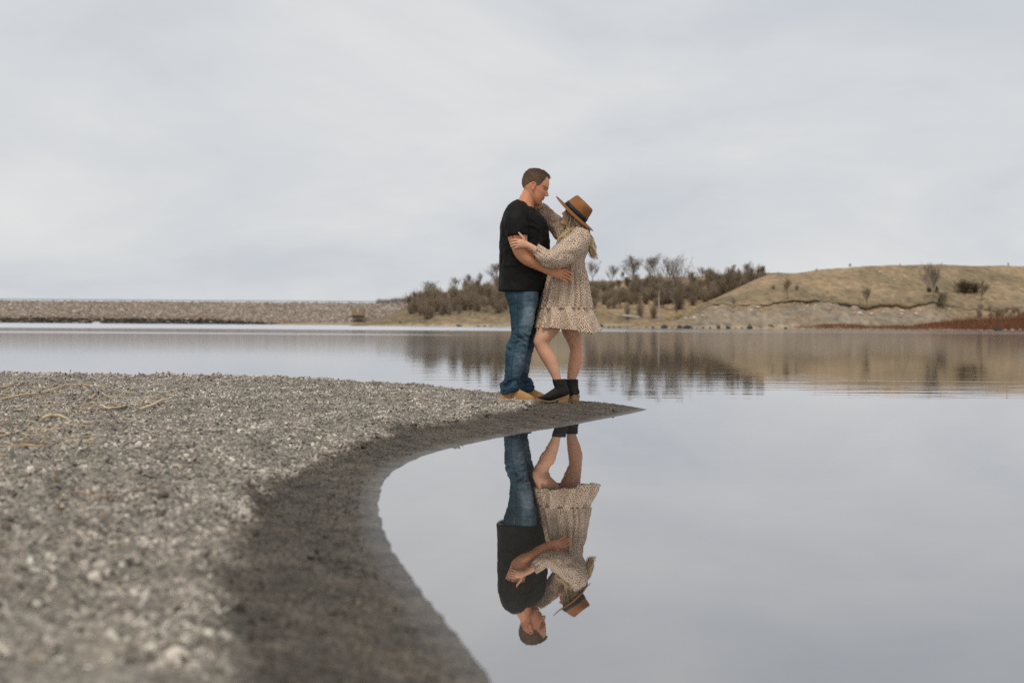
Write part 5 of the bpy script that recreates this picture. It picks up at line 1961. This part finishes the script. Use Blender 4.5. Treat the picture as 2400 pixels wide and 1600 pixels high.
def hat_pt(a, r, h, ry=None):
    ry = r if ry is None else ry
    return hc + bdir * r * math.cos(a) + sdir * ry * math.sin(a) + nd * h


M_FELT = two_tone('camel_felt', (0.240, 0.102, 0.040), (0.30, 0.135, 0.055), 14, 0.95, 0.1, 0.12, 400, 0.001)
nA = 64
A = np.linspace(0, 2 * np.pi, nA, endpoint=False)
rings = []
for r, h in ((.196, .0015), (.1995, 0.0), (.196, -.0025), (.15, -.004), (.108, -.003), (.098, .006)):
    curl = lambda a, r=r: .010 * (math.sin(a) ** 2) * ((r - .10) / .1) * -1 if r > .1 else 0
    rings.append(np.array([hat_pt(a, r, h + curl(a), r * .93) for a in A]))
g = Geo()
top = [np.array([hat_pt(a, r, h + (-.010 * (math.sin(a) ** 2) * ((r - .10) / .1) if r > .1 else 0), r * .93) for a in A]) for r, h in ((.104, .006), (.115, .003), (.15, .0015), (.196, .0015))]
g.grid(np.stack(top + rings[1:]), cap0=False, cap1=False)
hat = link('hat', g.mesh('hat'), M_FELT, woman)
crown = []
for t, r, h in ((0, .1075, .002), (.15, .1065, .02), (.35, .103, .045), (.6, .0975, .075), (.8, .092, .099), (.92, .0875, .111), (.98, .079, .1185), (1.0, .062, .1185), (1.02, .038, .108), (1.03, .014, .099)):
    ring = []
    for a in A:
        x = math.cos(a)                       # -1 front, +1 back
        rr_ = r
        ry = r * .83
        pinch = .016 * math.exp(-((x + .62) / .35) ** 2) * sstep(.3, .95, t) * abs(math.sin(a))
        hh = h + .001 * sstep(.5, 1, t) * (-x)
        ring.append(hat_pt(a, rr_, hh, ry - pinch))
    crown.append(np.array(ring))
g = Geo()
g.grid(np.stack(crown), cap0=False)
link('crown', g.mesh('crown'), M_FELT, hat)
g = Geo()
g.grid(np.stack([np.array([hat_pt(a, r, h, r * .83 + .0005) for a in A]) for r, h in ((.107, .004), (.1110, .006), (.1095, .024), (.1072, .040), (.104, .041))]), cap0=False, cap1=False)
link('hat_band', g.mesh('hat_band'), plain('black_ribbon', (0.016, 0.016, 0.016), 0.6, 0.3), hat)

# long wavy hair
g = Geo()
R, o, H = WF
P, c, s = head_grid(True, 48, 48)
ang = np.abs(np.arctan2(s, c))[None]
mk = sstep(-.02, .03, P[..., 2] - np.interp(ang, [0, .6, 1.25, 1.55, 3.15], [.84, .82, .70, .12, .05]))
dirs = P - np.array([-.02, 0, .6])
dirs /= np.linalg.norm(dirs, axis=-1, keepdims=True)
hp = P + dirs * (-.03 + (.075 + .01 * fbm(P * 20, 2, 3)) * mk)[..., None]
g.grid((hp * H) @ R.T + o)
rr = np.random.default_rng(11)
GUIDES = [  # (start..end) picture guides with depth; locks are spread between neighbours
    [[(1331, 484, -.050), (1328, 500, -.085), (1331, 517, -.092), (1333, 533, -.098), (1327, 549, -.150), (1316, 557, -.185), (1307, 562, -.195)],
     [(1340, 488, -.075), (1337, 506, -.095), (1338, 523, -.098), (1337, 538, -.11), (1333, 550, -.155), (1327, 556, -.185), (1318, 560, -.195)]],
    [[(1338, 486, -.07), (1337, 505, -.098), (1342, 522, -.10), (1341, 536, -.11), (1336, 546, -.15), (1334, 553, -.175)],
     [(1352, 500, -.085), (1350, 515, -.10), (1351, 528, -.10), (1350, 540, -.11), (1346, 547, -.13)]],
    [[(1346, 496, -.08), (1348, 512, -.10), (1354, 528, -.10), (1362, 541, -.10), (1372, 556, -.08)],
     [(1368, 514, -.075), (1366, 526, -.085), (1368, 536, -.085), (1375, 550, -.075), (1382, 566, -.06)]],
    [[(1360, 506, -.08), (1362, 522, -.09), (1370, 538, -.085), (1379, 556, -.07), (1385, 575, -.055), (1389, 592, -.05), (1390, 604, -.05)],
     [(1378, 524, -.03), (1378, 536, -.04), (1383, 552, -.04), (1390, 570, -.04), (1393, 584, -.035), (1395, 598, -.04), (1397, 609, -.04)]],
    [[(1372, 520, .02), (1376, 536, .02), (1382, 555, .02), (1388, 575, .02), (1390, 592, .01), (1392, 603, .0)],
     [(1376, 520, .07), (1376, 540, .07), (1380, 560, .06), (1384, 580, .05), (1387, 596, .04), (1389, 606, .03)]],
    [[(1344, 492, .07), (1342, 510, .09), (1346, 528, .10), (1352, 545, .11), (1360, 562, .12)],
     [(1366, 512, .08), (1366, 530, .085), (1370, 548, .09), (1376, 565, .09), (1380, 582, .08)]],
    [[(1330, 486, .05), (1327, 502, .08), (1330, 518, .09), (1332, 534, .10), (1328, 548, .12)],
     [(1342, 490, .07), (1340, 508, .09), (1342, 524, .095), (1342, 540, .11), (1340, 554, .12)]],
]
counts = [150, 120, 130, 190, 80, 40, 34]
cols = []
for (A0, B0), cnt in zip(GUIDES, counts):
    n = 9
    a0 = cr(np.array(A0, float), 6); b0 = cr(np.array(B0, float), 6)
    a0 = np.stack([np.interp(np.linspace(0, 1, 22), np.linspace(0, 1, len(a0)), a0[:, i]) for i in range(3)], 1)
    b0 = np.stack([np.interp(np.linspace(0, 1, 22), np.linspace(0, 1, len(b0)), b0[:, i]) for i in range(3)], 1)
    for k in range(cnt):
        u = rr.uniform(-.12, 1.12)
        q = a0 * (1 - u) + b0 * u
        t = np.linspace(0, 1, 22)
        ln = rr.uniform(.74, 1.06)
        ph = rr.normal(0, .45) + np.floor(u * 3.99) * 1.9
        amp = np.interp(t, [0, .3, 1], [.3, 3.4, 5.0])
        q = q + np.column_stack([amp * np.sin(t * 15 + ph), .45 * amp * np.cos(t * 15 + ph), .010 * np.sin(t * 9 + ph * 1.7) * t - .008 * rr.uniform(0, 1)])
        q[:, :2] += rr.normal(0, 1.0, 2)
        q[:, 0] += rr.normal(0, 2.2) * t ** 2
        q[:, 2] += rr.normal(0, .008)
        m_ = max(8, int(22 * min(ln, 1)))
        pts = [W(*p) for p in q[:m_]]
        w0 = rr.uniform(.0016, .0042)
        rad = w0 * np.interp(np.linspace(0, 1, m_), [0, .2, .7, 1], [.7, 1, .85, .12])
        nb = g.n
        g.tube(pts, rad, n=4, sub=1, ref=(.2, .3, .9))
        cols.append((nb, g.n, rr.uniform(.42, 1.25), rr.uniform(0, 1)))
me = g.mesh('hair')
V = coords(me)
hv = (V - hc) @ nd
rad_ = np.linalg.norm((V - hc) - hv[:, None] * nd, axis=1)
curl_ = -.010 * (((V - hc) @ sdir) / np.maximum(rad_, 1e-6)) ** 2 * np.clip((rad_ - .10) / .1, 0, 1)
lim = curl_ - .008
over = (hv > lim) & (rad_ < .205)
V[over] += nd * (lim - hv)[over][:, None]
put_coords(me, V)
C = np.repeat(np.array([[0.145, 0.105, 0.062]]), len(V), 0)
for a_, b_, tn, bl in cols:
    L_ = np.linspace(0, 1, b_ - a_)[:, None]
    base = np.array([0.27, 0.185, 0.098]) * (1 - .9 * L_) + np.array([0.78, 0.58, 0.33]) * .9 * L_ + bl * .10 * np.array([1, .85, .6])
    C[a_:b_] = base * tn
set_col(me, np.clip(C, .02, .9))
link('hair', me, attr_mat('blonde_hair', 0.45, 0.45).m, woman)

# print('ground under feet', zt(*W(1212, 940, -.112)[:2]), W(1212, 940, -.112)[2], zt(*W(1312, 943, -.09)[:2]), W(1312, 943, -.09)[2], zt(*W(1339, 944, .1)[:2]), W(1339, 944, .1)[2])
